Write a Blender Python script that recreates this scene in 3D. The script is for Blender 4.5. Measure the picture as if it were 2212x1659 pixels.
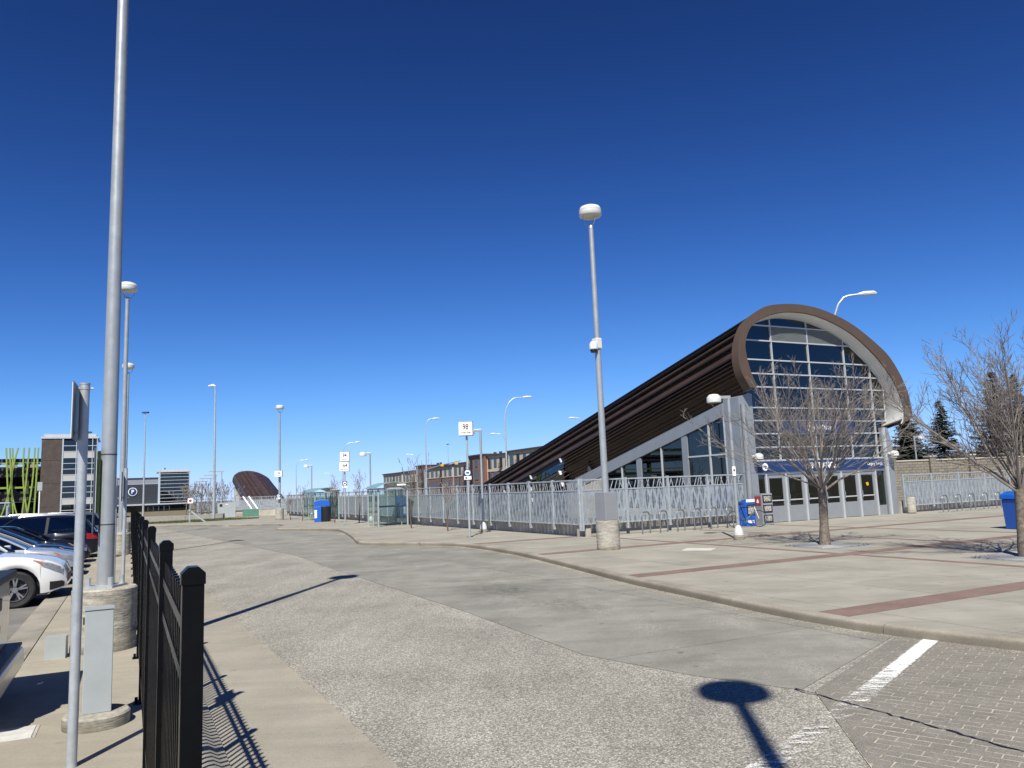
import bpy, bmesh, math, random
from mathutils import Vector, Matrix, Euler
R = math.radians
for o in list(bpy.data.objects): bpy.data.objects.remove(o)
sc = bpy.context.scene
col = sc.collection
# ------------------------------------------------------------------ camera
cam_d = bpy.data.cameras.new('camera'); cam = bpy.data.objects.new('camera', cam_d); col.objects.link(cam)
cam_d.sensor_fit = 'HORIZONTAL'; cam_d.sensor_width = 36.0; cam_d.lens = 36.0*1662/2212
cam_d.clip_start = 0.05; cam_d.clip_end = 6000
pitch, roll = R(7.73), R(2.28)
F = Vector((0, math.cos(pitch), math.sin(pitch))); U0 = Vector((0, -math.sin(pitch), math.cos(pitch))); X0 = Vector((1, 0, 0))
RT = X0*math.cos(roll) - U0*math.sin(roll); UP = X0*math.sin(roll) + U0*math.cos(roll)
cm = Matrix((RT, UP, -F)).transposed().to_4x4(); cm.translation = Vector((0, 0, 2.06)); cam.matrix_world = cm
sc.camera = cam
# ------------------------------------------------------------------ sky, sun, exposure
SUN_AZ, SUN_EL = R(187.3), R(49.0)
w = bpy.data.worlds.new('World'); sc.world = w; w.use_nodes = True
nt = w.node_tree; nt.nodes.clear()
sky = nt.nodes.new('ShaderNodeTexSky'); sky.sky_type = 'NISHITA'; sky.sun_disc = False
sky.sun_elevation = SUN_EL; sky.sun_rotation = SUN_AZ
sky.altitude = 1100; sky.air_density = 0.7; sky.dust_density = 0.0; sky.ozone_density = 4.0
bg = nt.nodes.new('ShaderNodeBackground'); bg.inputs[1].default_value = 0.0372
out = nt.nodes.new('ShaderNodeOutputWorld'); 
# the phone's deep saturated blue: one even tone curve over the whole sky
gm = nt.nodes.new('ShaderNodeGamma'); gm.inputs[1].default_value = 1.9; nt.links.new(sky.outputs[0], gm.inputs[0])
hs_ = nt.nodes.new('ShaderNodeHueSaturation'); hs_.inputs['Saturation'].default_value = 1.0; hs_.inputs['Hue'].default_value = 0.5015; nt.links.new(gm.outputs[0], hs_.inputs['Color'])
vm = nt.nodes.new('ShaderNodeVectorMath'); vm.operation = 'MULTIPLY_ADD'; nt.links.new(hs_.outputs[0], vm.inputs[0]); vm.inputs[1].default_value = (0.042, 0.044, 0.0275); vm.inputs[2].default_value = (1, 1, 1)
vd = nt.nodes.new('ShaderNodeVectorMath'); vd.operation = 'DIVIDE'; nt.links.new(hs_.outputs[0], vd.inputs[0]); nt.links.new(vm.outputs[0], vd.inputs[1])
vt = nt.nodes.new('ShaderNodeVectorMath'); vt.operation = 'MULTIPLY'; nt.links.new(vd.outputs[0], vt.inputs[0]); vt.inputs[1].default_value = (0.74, 0.95, 1.0)
nt.links.new(vt.outputs[0], bg.inputs[0]); nt.links.new(bg.outputs[0], out.inputs[0])
sd = bpy.data.lights.new('sun', 'SUN'); sd.energy = 5.0; sd.angle = R(0.53); sd.color = (1.0, 0.96, 0.85)
sun = bpy.data.objects.new('sun', sd); col.objects.link(sun)
S = Vector((math.sin(SUN_AZ)*math.cos(SUN_EL), math.cos(SUN_AZ)*math.cos(SUN_EL), math.sin(SUN_EL)))
sun.rotation_euler = (-S).to_track_quat('-Z', 'Y').to_euler(); sun.location = (0, -20, 40)
sc.view_settings.view_transform = 'Standard'; sc.view_settings.look = 'None'
sc.view_settings.exposure = 0.45; sc.view_settings.gamma = 1.0; sc.view_settings.use_curve_mapping = False

# ------------------------------------------------------------------ materials
MATS = {}
def nodes(name):
    m = bpy.data.materials.new(name); m.use_nodes = True; MATS[name] = m
    n = m.node_tree; b = n.nodes['Principled BSDF']; return m, n, b
def L(n, a, b): n.links.new(a, b)
def coord(n, space):
    if space == 'world': return n.nodes.new('ShaderNodeNewGeometry').outputs['Position']
    return n.nodes.new('ShaderNodeTexCoord').outputs['Object']
def noise(n, vec, scale, detail=4, rough=0.55):
    t = n.nodes.new('ShaderNodeTexNoise'); t.inputs['Scale'].default_value = scale; t.inputs['Detail'].default_value = detail
    t.inputs['Roughness'].default_value = rough
    if vec: L(n, vec, t.inputs['Vector'])
    return t.outputs['Fac']
def ramp(n, fac, stops):
    r = n.nodes.new('ShaderNodeValToRGB'); L(n, fac, r.inputs[0])
    while len(r.color_ramp.elements) < len(stops): r.color_ramp.elements.new(0.5)
    for e, (p, c) in zip(r.color_ramp.elements, stops):
        e.position = p; e.color = (c[0], c[1], c[2], 1) if hasattr(c, '__len__') else (c, c, c, 1)
    return r.outputs[0]
def mixc(n, fac, a, b, mode='MIX'):
    m = n.nodes.new('ShaderNodeMix'); m.data_type = 'RGBA'; m.blend_type = mode
    if hasattr(fac, 'is_linked'): L(n, fac, m.inputs[0])
    else: m.inputs[0].default_value = fac
    for i, v in ((6, a), (7, b)):
        if hasattr(v, 'is_linked'): L(n, v, m.inputs[i])
        else: m.inputs[i].default_value = (*v[:3], 1)
    return m.outputs[2]
def math_(n, op, a, b=None):
    m = n.nodes.new('ShaderNodeMath'); m.operation = op
    for i, v in ((0, a), (1, b)):
        if v is None: continue
        if hasattr(v, 'is_linked'): L(n, v, m.inputs[i])
        else: m.inputs[i].default_value = v
    return m.outputs[0]
def bump(n, b, h, strength=0.3, dist=0.01):
    p = n.nodes.new('ShaderNodeBump'); p.inputs['Strength'].default_value = strength; p.inputs['Distance'].default_value = dist
    L(n, h, p.inputs['Height']); L(n, p.outputs[0], b.inputs['Normal'])
def mapping(n, vec, scale=(1, 1, 1), rot=(0, 0, 0)):
    m = n.nodes.new('ShaderNodeMapping'); L(n, vec, m.inputs[0]); m.inputs['Scale'].default_value = scale; m.inputs['Rotation'].default_value = rot
    return m.outputs[0]
def mat(name, c, rough=0.6, metal=0.0, var=0.12, vscale=3.0, fine=0.0, fscale=60, bstr=0.0, bscale=80, space='obj', spec=0.5, rvar=0.0, coat=0.0, tint=None):
    m, n, b = nodes(name)
    b.inputs['Roughness'].default_value = rough; b.inputs['Metallic'].default_value = metal
    b.inputs['Specular IOR Level'].default_value = spec; b.inputs['Coat Weight'].default_value = coat
    v = coord(n, space); cc = c
    if var > 0:
        d = tint or tuple(x*(1-2*var) for x in c); u = tuple(min(1, x*(1+var)) for x in c)
        cc = ramp(n, noise(n, v, vscale, 5, 0.6), [(0.3, d), (0.72, u)])
    if fine > 0:
        f = ramp(n, noise(n, v, fscale, 2, 0.5), [(0.25, 1-fine), (0.75, 1+fine*0.6)])
        cc = mixc(n, 1.0, cc, f, 'MULTIPLY')
    if hasattr(cc, 'is_linked'): L(n, cc, b.inputs['Base Color'])
    else: b.inputs['Base Color'].default_value = (*cc, 1)
    if rvar > 0: L(n, ramp(n, noise(n, v, vscale*1.7, 4), [(0.3, max(0.02, rough-rvar)), (0.7, min(1, rough+rvar))]), b.inputs['Roughness'])
    if bstr > 0: bump(n, b, noise(n, v, bscale, 3), bstr, 0.01)
    return m
def glass(name, tint=(0.6, 0.7, 0.68), base=0.06, edge=0.9, rough=0.01):
    m = bpy.data.materials.new(name); m.use_nodes = True; MATS[name] = m; n = m.node_tree; n.nodes.clear()
    o = n.nodes.new('ShaderNodeOutputMaterial'); tr = n.nodes.new('ShaderNodeBsdfTransparent'); tr.inputs[0].default_value = (*tint, 1)
    gl = n.nodes.new('ShaderNodeBsdfGlossy'); gl.inputs['Roughness'].default_value = rough; gl.inputs[0].default_value = (0.95, 0.97, 1, 1)
    lw = n.nodes.new('ShaderNodeLayerWeight'); lw.inputs[0].default_value = 0.35
    f = math_(n, 'ADD', math_(n, 'MULTIPLY', math_(n, 'POWER', lw.outputs['Facing'], 3.0), edge), base)
    mx = n.nodes.new('ShaderNodeMixShader'); L(n, f, mx.inputs[0]); L(n, tr.outputs[0], mx.inputs[1]); L(n, gl.outputs[0], mx.inputs[2]); L(n, mx.outputs[0], o.inputs[0])
    return m

def mat_chipseal():
    m, n, b = nodes('chipseal'); v = coord(n, 'world')
    b.inputs['Roughness'].default_value = 0.95; b.inputs['Specular IOR Level'].default_value = 0.2
    vo = n.nodes.new('ShaderNodeTexVoronoi'); L(n, v, vo.inputs['Vector']); vo.inputs['Scale'].default_value = 75
    hs = n.nodes.new('ShaderNodeSeparateColor'); L(n, vo.outputs['Color'], hs.inputs[0])
    st = ramp(n, hs.outputs[0], [(0.0, (0.21, 0.197, 0.168)), (0.4, (0.345, 0.325, 0.282)), (0.75, (0.455, 0.43, 0.378)), (1.0, (0.68, 0.65, 0.58))])
    crev = ramp(n, vo.outputs['Distance'], [(0.25, 1.0), (0.65, 0.62)])
    st = mixc(n, 1.0, st, crev, 'MULTIPLY')
    big = ramp(n, noise(n, v, 0.5, 5, 0.6), [(0.3, 0.82), (0.7, 1.12)])
    st = mixc(n, 1.0, st, big, 'MULTIPLY')
    st2 = ramp(n, noise(n, mapping(n, v, (0.9, 0.16, 1), (0, 0, R(-26))), 1.3, 4, 0.6), [(0.35, 0.86), (0.65, 1.07)])
    st = mixc(n, 1.0, st, st2, 'MULTIPLY')
    oil = ramp(n, noise(n, v, 0.9, 3, 0.5), [(0.66, 1.0), (0.78, 0.72)])
    st = mixc(n, 1.0, st, oil, 'MULTIPLY')
    L(n, st, b.inputs['Base Color']); bump(n, b, vo.outputs['Distance'], 0.55, 0.008)
def mat_concrete(name, c, dark=0.78, spots=0.0, streak=True, fine=0.12):
    m, n, b = nodes(name); v = coord(n, 'world')
    b.inputs['Roughness'].default_value = 0.9; b.inputs['Specular IOR Level'].default_value = 0.25
    oi = n.nodes.new('ShaderNodeObjectInfo')
    base = mixc(n, 1.0, c, ramp(n, noise(n, v, 0.7, 6, 0.65), [(0.3, dark), (0.7, 1.08)]), 'MULTIPLY')
    base = mixc(n, 1.0, base, ramp(n, oi.outputs['Random'], [(0, 0.94), (1, 1.04)]), 'MULTIPLY')
    if streak:
        base = mixc(n, 1.0, base, ramp(n, noise(n, mapping(n, v, (0.25, 1.6, 1), (0, 0, R(-18))), 1.6, 5, 0.65), [(0.3, 0.86), (0.65, 1.04)]), 'MULTIPLY')
    base = mixc(n, 1.0, base, ramp(n, noise(n, v, 70, 3, 0.6), [(0.25, 1-fine), (0.75, 1+fine)]), 'MULTIPLY')
    if spots: base = mixc(n, 1.0, base, ramp(n, noise(n, v, 5.5, 2, 0.4), [(0.70, 1.0), (0.76, 1-spots)]), 'MULTIPLY')
    L(n, base, b.inputs['Base Color']); bump(n, b, noise(n, v, 45, 4), 0.15, 0.008)
def add_overlay(name, fn):
    m = MATS[name]; n = m.node_tree; b = n.nodes['Principled BSDF']; src = b.inputs['Base Color'].links[0].from_socket
    L(n, fn(n, src), b.inputs['Base Color'])
def mat_brick(name, c1, c2, mortar, scale=4.5, rot=(0, 0, 0), space='obj', bw=0.5, rh=0.25, ms=0.02, sw=(1, 1, 1)):
    m, n, b = nodes(name); v = coord(n, space)
    t = n.nodes.new('ShaderNodeTexBrick'); L(n, mapping(n, v, sw, rot), t.inputs['Vector']); t.inputs['Scale'].default_value = scale
    t.inputs['Color1'].default_value = (*c1, 1); t.inputs['Color2'].default_value = (*c2, 1); t.inputs['Mortar'].default_value = (*mortar, 1)
    t.inputs['Mortar Size'].default_value = ms; t.inputs['Brick Width'].default_value = bw; t.inputs['Row Height'].default_value = rh
    cc = mixc(n, 1.0, t.outputs['Color'], ramp(n, noise(n, v, 1.3, 4), [(0.3, 0.8), (0.7, 1.1)]), 'MULTIPLY')
    L(n, cc, b.inputs['Base Color']); b.inputs['Roughness'].default_value = 0.9; b.inputs['Specular IOR Level'].default_value = 0.25
    bump(n, b, t.outputs['Fac'], -0.4, 0.01)
def mat_screen():
    # perforated galvanised sheet: rows of punched slots, with branch-shaped unpunched areas
    m = bpy.data.materials.new('screen'); m.use_nodes = True; MATS['screen'] = m; n = m.node_tree; b = n.nodes['Principled BSDF']
    v = coord(n, 'obj'); o = n.nodes['Material Output']
    b.inputs['Metallic'].default_value = 0.55; b.inputs['Roughness'].default_value = 0.5
    L(n, ramp(n, noise(n, v, 5, 4), [(0.3, (0.36, 0.40, 0.42)), (0.7, (0.50, 0.54, 0.56))]), b.inputs['Base Color'])
    sx = n.nodes.new('ShaderNodeSeparateXYZ'); L(n, v, sx.inputs[0])
    t = n.nodes.new('ShaderNodeTexBrick'); cb = n.nodes.new('ShaderNodeCombineXYZ'); L(n, sx.outputs[0], cb.inputs[0]); L(n, sx.outputs[2], cb.inputs[1])
    L(n, cb.outputs[0], t.inputs['Vector']); t.inputs['Scale'].default_value = 6.0; t.inputs['Mortar Size'].default_value = 0.065
    t.inputs['Brick Width'].default_value = 0.62; t.inputs['Row Height'].default_value = 0.30; t.offset = 0.0
    slot = math_(n, 'SUBTRACT', 1.0, t.outputs['Fac'])
    oi = n.nodes.new('ShaderNodeObjectInfo'); sh = n.nodes.new('ShaderNodeVectorMath'); sh.operation = 'ADD'; cx = n.nodes.new('ShaderNodeCombineXYZ')
    L(n, math_(n, 'MULTIPLY', oi.outputs['Random'], 37.0), cx.inputs[0]); L(n, v, sh.inputs[0]); L(n, cx.outputs[0], sh.inputs[1])
    br = None
    for ang, sc_ in ((14, 1.15), (-16, 0.95)):
        wv = n.nodes.new('ShaderNodeTexWave'); wv.wave_type = 'BANDS'; wv.bands_direction = 'X'; L(n, mapping(n, sh.outputs[0], (1, 1, 1), (0, R(ang), 0)), wv.inputs['Vector'])
        wv.inputs['Scale'].default_value = sc_; wv.inputs['Distortion'].default_value = 1.2; wv.inputs['Detail'].default_value = 1.0; wv.inputs['Detail Scale'].default_value = 0.8
        q = ramp(n, wv.outputs['Fac'], [(0.16, 0.0), (0.24, 1.0)]); br = q if br is None else math_(n, 'MULTIPLY', br, q)
    fac = math_(n, 'MULTIPLY', slot, br)
    tr = n.nodes.new('ShaderNodeBsdfTransparent'); mx = n.nodes.new('ShaderNodeMixShader')
    L(n, fac, mx.inputs[0]); L(n, b.outputs[0], mx.inputs[1]); L(n, tr.outputs[0], mx.inputs[2]); L(n, mx.outputs[0], o.inputs[0])
def mat_worn_paint():
    m = bpy.data.materials.new('worn_paint'); m.use_nodes = True; MATS['worn_paint'] = m; n = m.node_tree; b = n.nodes['Principled BSDF']; o = n.nodes['Material Output']
    v = coord(n, 'world'); b.inputs['Base Color'].default_value = (0.74, 0.73, 0.70, 1); b.inputs['Roughness'].default_value = 0.8
    sx = n.nodes.new('ShaderNodeSeparateXYZ'); L(n, coord(n, 'obj'), sx.inputs[0])
    nz = math_(n, 'ADD', math_(n, 'MULTIPLY', noise(n, mapping(n, v, (2.2, 9, 1), (0, 0, R(40))), 1.4, 6, 0.75), 0.65), math_(n, 'MULTIPLY', noise(n, v, 55, 3, 0.6), 0.35))
    f = ramp(n, math_(n, 'ADD', nz, math_(n, 'MULTIPLY', sx.outputs[0], 0.20)), [(0.47, 0.0), (0.56, 1.0)])
    edge = ramp(n, math_(n, 'ADD', math_(n, 'ABSOLUTE', sx.outputs[1]), math_(n, 'MULTIPLY', noise(n, v, 16, 4), 0.05)), [(0.105, 0.0), (0.125, 1.0)])
    tr = n.nodes.new('ShaderNodeBsdfTransparent'); mx = n.nodes.new('ShaderNodeMixShader')
    L(n, math_(n, 'MAXIMUM', f, edge), mx.inputs[0]); L(n, b.outputs[0], mx.inputs[1]); L(n, tr.outputs[0], mx.inputs[2]); L(n, mx.outputs[0], o.inputs[0])

mat_chipseal(); mat_screen(); mat_worn_paint()
mat_concrete('plaza_concrete', (0.328, 0.308, 0.262), spots=0.25)
mat_concrete('plaza_joint', (0.15, 0.14, 0.125), streak=False)
mat_concrete('lane_concrete', (0.262, 0.252, 0.222), dark=0.70, spots=0.35, fine=0.22)
mat_concrete('walk_concrete', (0.355, 0.322, 0.260), spots=0.12)
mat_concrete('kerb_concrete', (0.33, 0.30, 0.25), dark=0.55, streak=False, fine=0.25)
mat_concrete('apron_concrete', (0.315, 0.292, 0.243), dark=0.8, spots=0.2, fine=0.16)
mat_concrete('wall_concrete', (0.46, 0.43, 0.37), dark=0.75)
mat_concrete('lot_asphalt', (0.20, 0.19, 0.175), dark=0.7, fine=0.3)
mat_concrete('earth', (0.20, 0.17, 0.11), dark=0.6, fine=0.3)
mat_concrete('joint_sand', (0.50, 0.465, 0.39), dark=0.7, fine=0.2)
mat_concrete('grit', (0.40, 0.36, 0.29), dark=0.6, fine=0.3)
mat_concrete('grass_base', (0.10, 0.105, 0.045), dark=0.6, fine=0.4)
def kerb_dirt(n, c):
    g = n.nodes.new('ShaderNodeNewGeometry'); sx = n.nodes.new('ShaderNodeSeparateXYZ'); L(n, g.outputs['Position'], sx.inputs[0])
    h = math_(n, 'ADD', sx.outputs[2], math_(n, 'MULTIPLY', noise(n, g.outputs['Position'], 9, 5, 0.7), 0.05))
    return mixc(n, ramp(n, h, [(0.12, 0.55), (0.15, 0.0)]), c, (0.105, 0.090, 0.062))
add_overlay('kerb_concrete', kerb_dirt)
def oil(n, c):
    v = coord(n, 'world'); wob = noise(n, v, 2.2, 5, 0.65)
    for (cx, cy, sx_, sy_, k) in ((-0.35, 16.2, 0.62, 1.0, 0.85), (0.75, 13.9, 0.45, 0.7, 0.6), (-4.6, 26.0, 0.5, 1.6, 0.3)):
        mp = n.nodes.new('ShaderNodeMapping'); L(n, v, mp.inputs[0]); mp.vector_type = 'TEXTURE'; mp.inputs['Location'].default_value = (cx, cy, 0); mp.inputs['Rotation'].default_value = (0, 0, R(20)); mp.inputs['Scale'].default_value = (sx_, sy_, 1)
        ln = n.nodes.new('ShaderNodeVectorMath'); ln.operation = 'LENGTH'; L(n, mp.outputs[0], ln.inputs[0])
        d = math_(n, 'ADD', ln.outputs['Value'], math_(n, 'MULTIPLY', noise(n, mapping(n, v, (0.8, 3.0, 1), (0, 0, R(-15))), 3.0, 5, 0.75), 2.4))
        brk = ramp(n, noise(n, mapping(n, v, (1.0, 2.6, 1), (0, 0, R(-15))), 5.0, 5, 0.8), [(0.40, 0.0), (0.62, 1.0)])
        c = mixc(n, math_(n, 'MULTIPLY', ramp(n, math_(n, 'MULTIPLY', d, 0.22), [(0.34, k), (0.60, 0.0)]), brk), c, (0.045, 0.043, 0.038))
    return c
add_overlay('lane_concrete', oil)
def sand_fade(n, c):
    v = coord(n, 'world'); return mixc(n, ramp(n, math_(n, 'ADD', math_(n, 'MULTIPLY', noise(n, v, 6.0, 4, 0.7), 0.6), math_(n, 'MULTIPLY', noise(n, v, 28.0, 3, 0.7), 0.4)), [(0.47, 0.0), (0.56, 0.92)]), c, (0.235, 0.22, 0.192))
add_overlay('joint_sand', sand_fade)
def aggregate(n, c):
    v = coord(n, 'world'); vo = n.nodes.new('ShaderNodeTexVoronoi'); L(n, v, vo.inputs['Vector']); vo.inputs['Scale'].default_value = 70
    sp = n.nodes.new('ShaderNodeSeparateColor'); L(n, vo.outputs['Color'], sp.inputs[0])
    stn_c = mixc(n, 1.0, c, ramp(n, sp.outputs[0], [(0.0, 0.75), (1.0, 1.5)]), 'MULTIPLY')
    return mixc(n, ramp(n, noise(n, mapping(n, v, (0.9, 0.35, 1), (0, 0, R(-26))), 1.1, 5, 0.7), [(0.50, 0.0), (0.62, 1.0)]), c, stn_c)
add_overlay('lane_concrete', aggregate)
mat_brick('red_paver', (0.190, 0.128, 0.108), (0.225, 0.148, 0.125), (0.19, 0.145, 0.12), scale=4.6, space='world', rot=(0, 0, R(-26.5)), ms=0.03)
mat('paver', (0.240, 0.223, 0.195), 0.92, var=0.1, fine=0.5, fscale=140, bstr=0.3, bscale=160, space='world', spec=0.2)
def mat_castconc():
    m, n, b = nodes('cast_concrete'); v = coord(n, 'obj'); b.inputs['Roughness'].default_value = 0.92
    c = ramp(n, noise(n, mapping(n, v, (1.2, 1.2, 7)), 2.2, 6, 0.65), [(0.28, (0.17, 0.155, 0.13)), (0.5, (0.36, 0.335, 0.285)), (0.75, (0.50, 0.475, 0.41))])
    c = mixc(n, 1.0, c, ramp(n, noise(n, v, 26, 3), [(0.3, 0.75), (0.6, 1.08)]), 'MULTIPLY')
    sx = n.nodes.new('ShaderNodeSeparateXYZ'); L(n, v, sx.inputs[0])
    wob = math_(n, 'ADD', sx.outputs[2], math_(n, 'MULTIPLY', noise(n, v, 5, 4), 0.18))
    c = mixc(n, ramp(n, wob, [(0.07, 0.75), (0.24, 0.0)]), c, (0.10, 0.085, 0.05))
    L(n, c, b.inputs['Base Color']); bump(n, b, noise(n, mapping(n, v, (3, 3, 18)), 3, 5), 0.5, 0.02)
mat_castconc()
mat('galv', (0.45, 0.48, 0.50), 0.45, 0.35, var=0.10, vscale=6, fine=0.08, fscale=25, rvar=0.1)
mat('pole_grey', (0.37, 0.39, 0.40), 0.40, 0.35, var=0.06, vscale=5, rvar=0.06)
mat('lamp_white', (0.60, 0.60, 0.585), 0.4, 0.0, var=0.05)
mat('lens', (0.55, 0.53, 0.45), 0.25, 0.0, var=0.0)
mat('clad_grey', (0.265, 0.288, 0.312), 0.42, 0.25, var=0.04, vscale=2)
mat('door_grey', (0.31, 0.322, 0.333), 0.38, 0.35, var=0.04)
mat('mullion', (0.54, 0.56, 0.57), 0.38, 0.3, var=0.03)
def mat_roof(name, c1, c2, c3):
    m, n, b = nodes(name); v = coord(n, 'obj'); b.inputs['Metallic'].default_value = 0.1; b.inputs['Specular IOR Level'].default_value = 0.3
    oi = n.nodes.new('ShaderNodeObjectInfo')
    c = ramp(n, noise(n, mapping(n, v, (0.6, 0.15, 0.6)), 2.0, 5, 0.6), [(0.28, c1), (0.5, c2), (0.75, c3)])
    c = mixc(n, 1.0, c, ramp(n, oi.outputs['Random'], [(0, 0.75), (1, 1.15)]), 'MULTIPLY')
    L(n, c, b.inputs['Base Color']); L(n, ramp(n, noise(n, v, 3, 4), [(0.3, 0.34), (0.7, 0.5)]), b.inputs['Roughness'])
mat_roof('roof_brown', (0.044, 0.028, 0.020), (0.066, 0.041, 0.029), (0.094, 0.056, 0.038))
mat('rim_brown', (0.098, 0.065, 0.046), 0.6, 0.15, var=0.05, vscale=2, fine=0.08, fscale=14)
mat('roof_seam', (0.018, 0.014, 0.013), 0.5, 0.3, var=0.0)
mat('soffit', (0.62, 0.63, 0.62), 0.5, 0.0, var=0.04)
mat('navy', (0.010, 0.035, 0.125), 0.4, 0.0, var=0.0)
mat('white', (0.80, 0.80, 0.79), 0.5, 0.0, var=0.02)
mat('white_clean', (0.80, 0.80, 0.79), 0.5, 0.0, var=0.0)
mat('black_text', (0.012, 0.012, 0.014), 0.6, 0.0, var=0.0)
mat('black_paint', (0.0040, 0.0044, 0.0055), 0.30, 0.0, var=0.10, vscale=10, rvar=0.06, spec=0.14)
mat('black_plastic', (0.014, 0.015, 0.018), 0.5, 0.0, var=0.1)
mat('sign_back', (0.14, 0.145, 0.14), 0.5, 0.5, var=0.1)
mat('box_grey', (0.36, 0.39, 0.395), 0.5, 0.1, var=0.05, vscale=4)
mat('box_dark', (0.25, 0.26, 0.28), 0.5, 0.1, var=0.04)
mat('box_green', (0.085, 0.20, 0.15), 0.5, 0.0, var=0.08)
mat('blue_plastic', (0.012, 0.10, 0.46), 0.4, 0.0, var=0.05)
mat('red_print', (0.30, 0.035, 0.035), 0.5, 0.0, var=0.05)
mat('yellow', (0.62, 0.36, 0.02), 0.5, 0.0, var=0.05)
mat('bark', (0.185, 0.150, 0.118), 0.9, var=0.3, vscale=14, bstr=0.8, bscale=24)
mat('bark_red', (0.15, 0.075, 0.055), 0.9, var=0.25, vscale=14)
mat('twig', (0.235, 0.203, 0.178), 0.85, var=0.2, vscale=3)
mat('spruce', (0.030, 0.043, 0.022), 0.8, var=0.35, vscale=1.2, spec=0.25)
mat('shrub', (0.12, 0.075, 0.045), 0.9, var=0.3, vscale=3)
mat('grass_blade', (0.085, 0.11, 0.035), 0.8, var=0.3, vscale=1.0)
mat('hoop_steel', (0.21, 0.215, 0.22), 0.4, 0.4, var=0.08)
mat('tyre', (0.018, 0.018, 0.019), 0.75, var=0.2, vscale=8)
mat('alloy', (0.55, 0.56, 0.57), 0.25, 0.9, var=0.03)
mat('chrome', (0.62, 0.62, 0.60), 0.28, 0.9, var=0.0)
mat('lens_clear', (0.30, 0.32, 0.34), 0.08, 0.2, var=0.15, vscale=14, coat=1.0)
mat('lens_amber', (0.42, 0.15, 0.08), 0.15, 0.0, var=0.0, coat=1.0)
mat('lens_red', (0.32, 0.012, 0.010), 0.12, 0.0, var=0.0, coat=1.0)
mat('grate', (0.27, 0.275, 0.28), 0.6, 0.3, var=0.15)
mat('cover_white', (0.56, 0.54, 0.50), 0.75, 0.0, var=0.12, vscale=8)
for nm, c in dict(white=(0.72, 0.72, 0.70), black=(0.010, 0.011, 0.014), silver=(0.42, 0.45, 0.50), blue=(0.016, 0.026, 0.055), grey=(0.11, 0.115, 0.125), cream=(0.66, 0.63, 0.56)).items():
    mat('paint_'+nm, c, 0.28, 0.0 if nm in ('white', 'cream') else 0.35, var=0.03, coat=0.8)
mat_brick('brick_dark', (0.060, 0.045, 0.038), (0.095, 0.072, 0.062), (0.10, 0.088, 0.08), scale=3.2, rot=(R(90), 0, 0), ms=0.03)
mat_brick('brick_red', (0.21, 0.075, 0.050), (0.26, 0.095, 0.065), (0.20, 0.13, 0.11), scale=2.5, rot=(R(90), 0, R(90)), ms=0.02)
mat_brick('block_wall', (0.20, 0.18, 0.145), (0.25, 0.225, 0.18), (0.11, 0.10, 0.085), scale=1.6, rot=(R(90), 0, 0), ms=0.03, bw=0.7, rh=0.30)
mat('stucco', (0.47, 0.41, 0.32), 0.9, var=0.05, vscale=0.6)
mat('stucco_trim', (0.45, 0.42, 0.36), 0.9, var=0.05)
mat('roof_dark', (0.05, 0.047, 0.045), 0.9, var=0.1)
mat('fin_green', (0.23, 0.31, 0.045), 0.5, 0.0, var=0.06)
mat('deck_dark', (0.055, 0.055, 0.055), 0.9, var=0.1)
mat('deck_light', (0.27, 0.265, 0.25), 0.9, var=0.1)
mat('metal_dark', (0.060, 0.066, 0.076), 0.45, 0.4, var=0.08)
mat('spandrel', (0.42, 0.41, 0.38), 0.5, 0.0, var=0.03)
mat('newsprint', (0.42, 0.40, 0.36), 0.8, var=0.5, vscale=22)
glass('glass_station', (0.24, 0.29, 0.31), 0.065, 0.85)
glass('glass_door', (0.42, 0.50, 0.48), 0.06, 0.8)
glass('glass_shelter', (0.90, 0.965, 0.945), 0.04, 0.7)
glass('glass_dark', (0.05, 0.07, 0.08), 0.16, 0.8)
glass('glass_car', (0.07, 0.08, 0.085), 0.07, 0.9)
M = MATS
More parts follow.
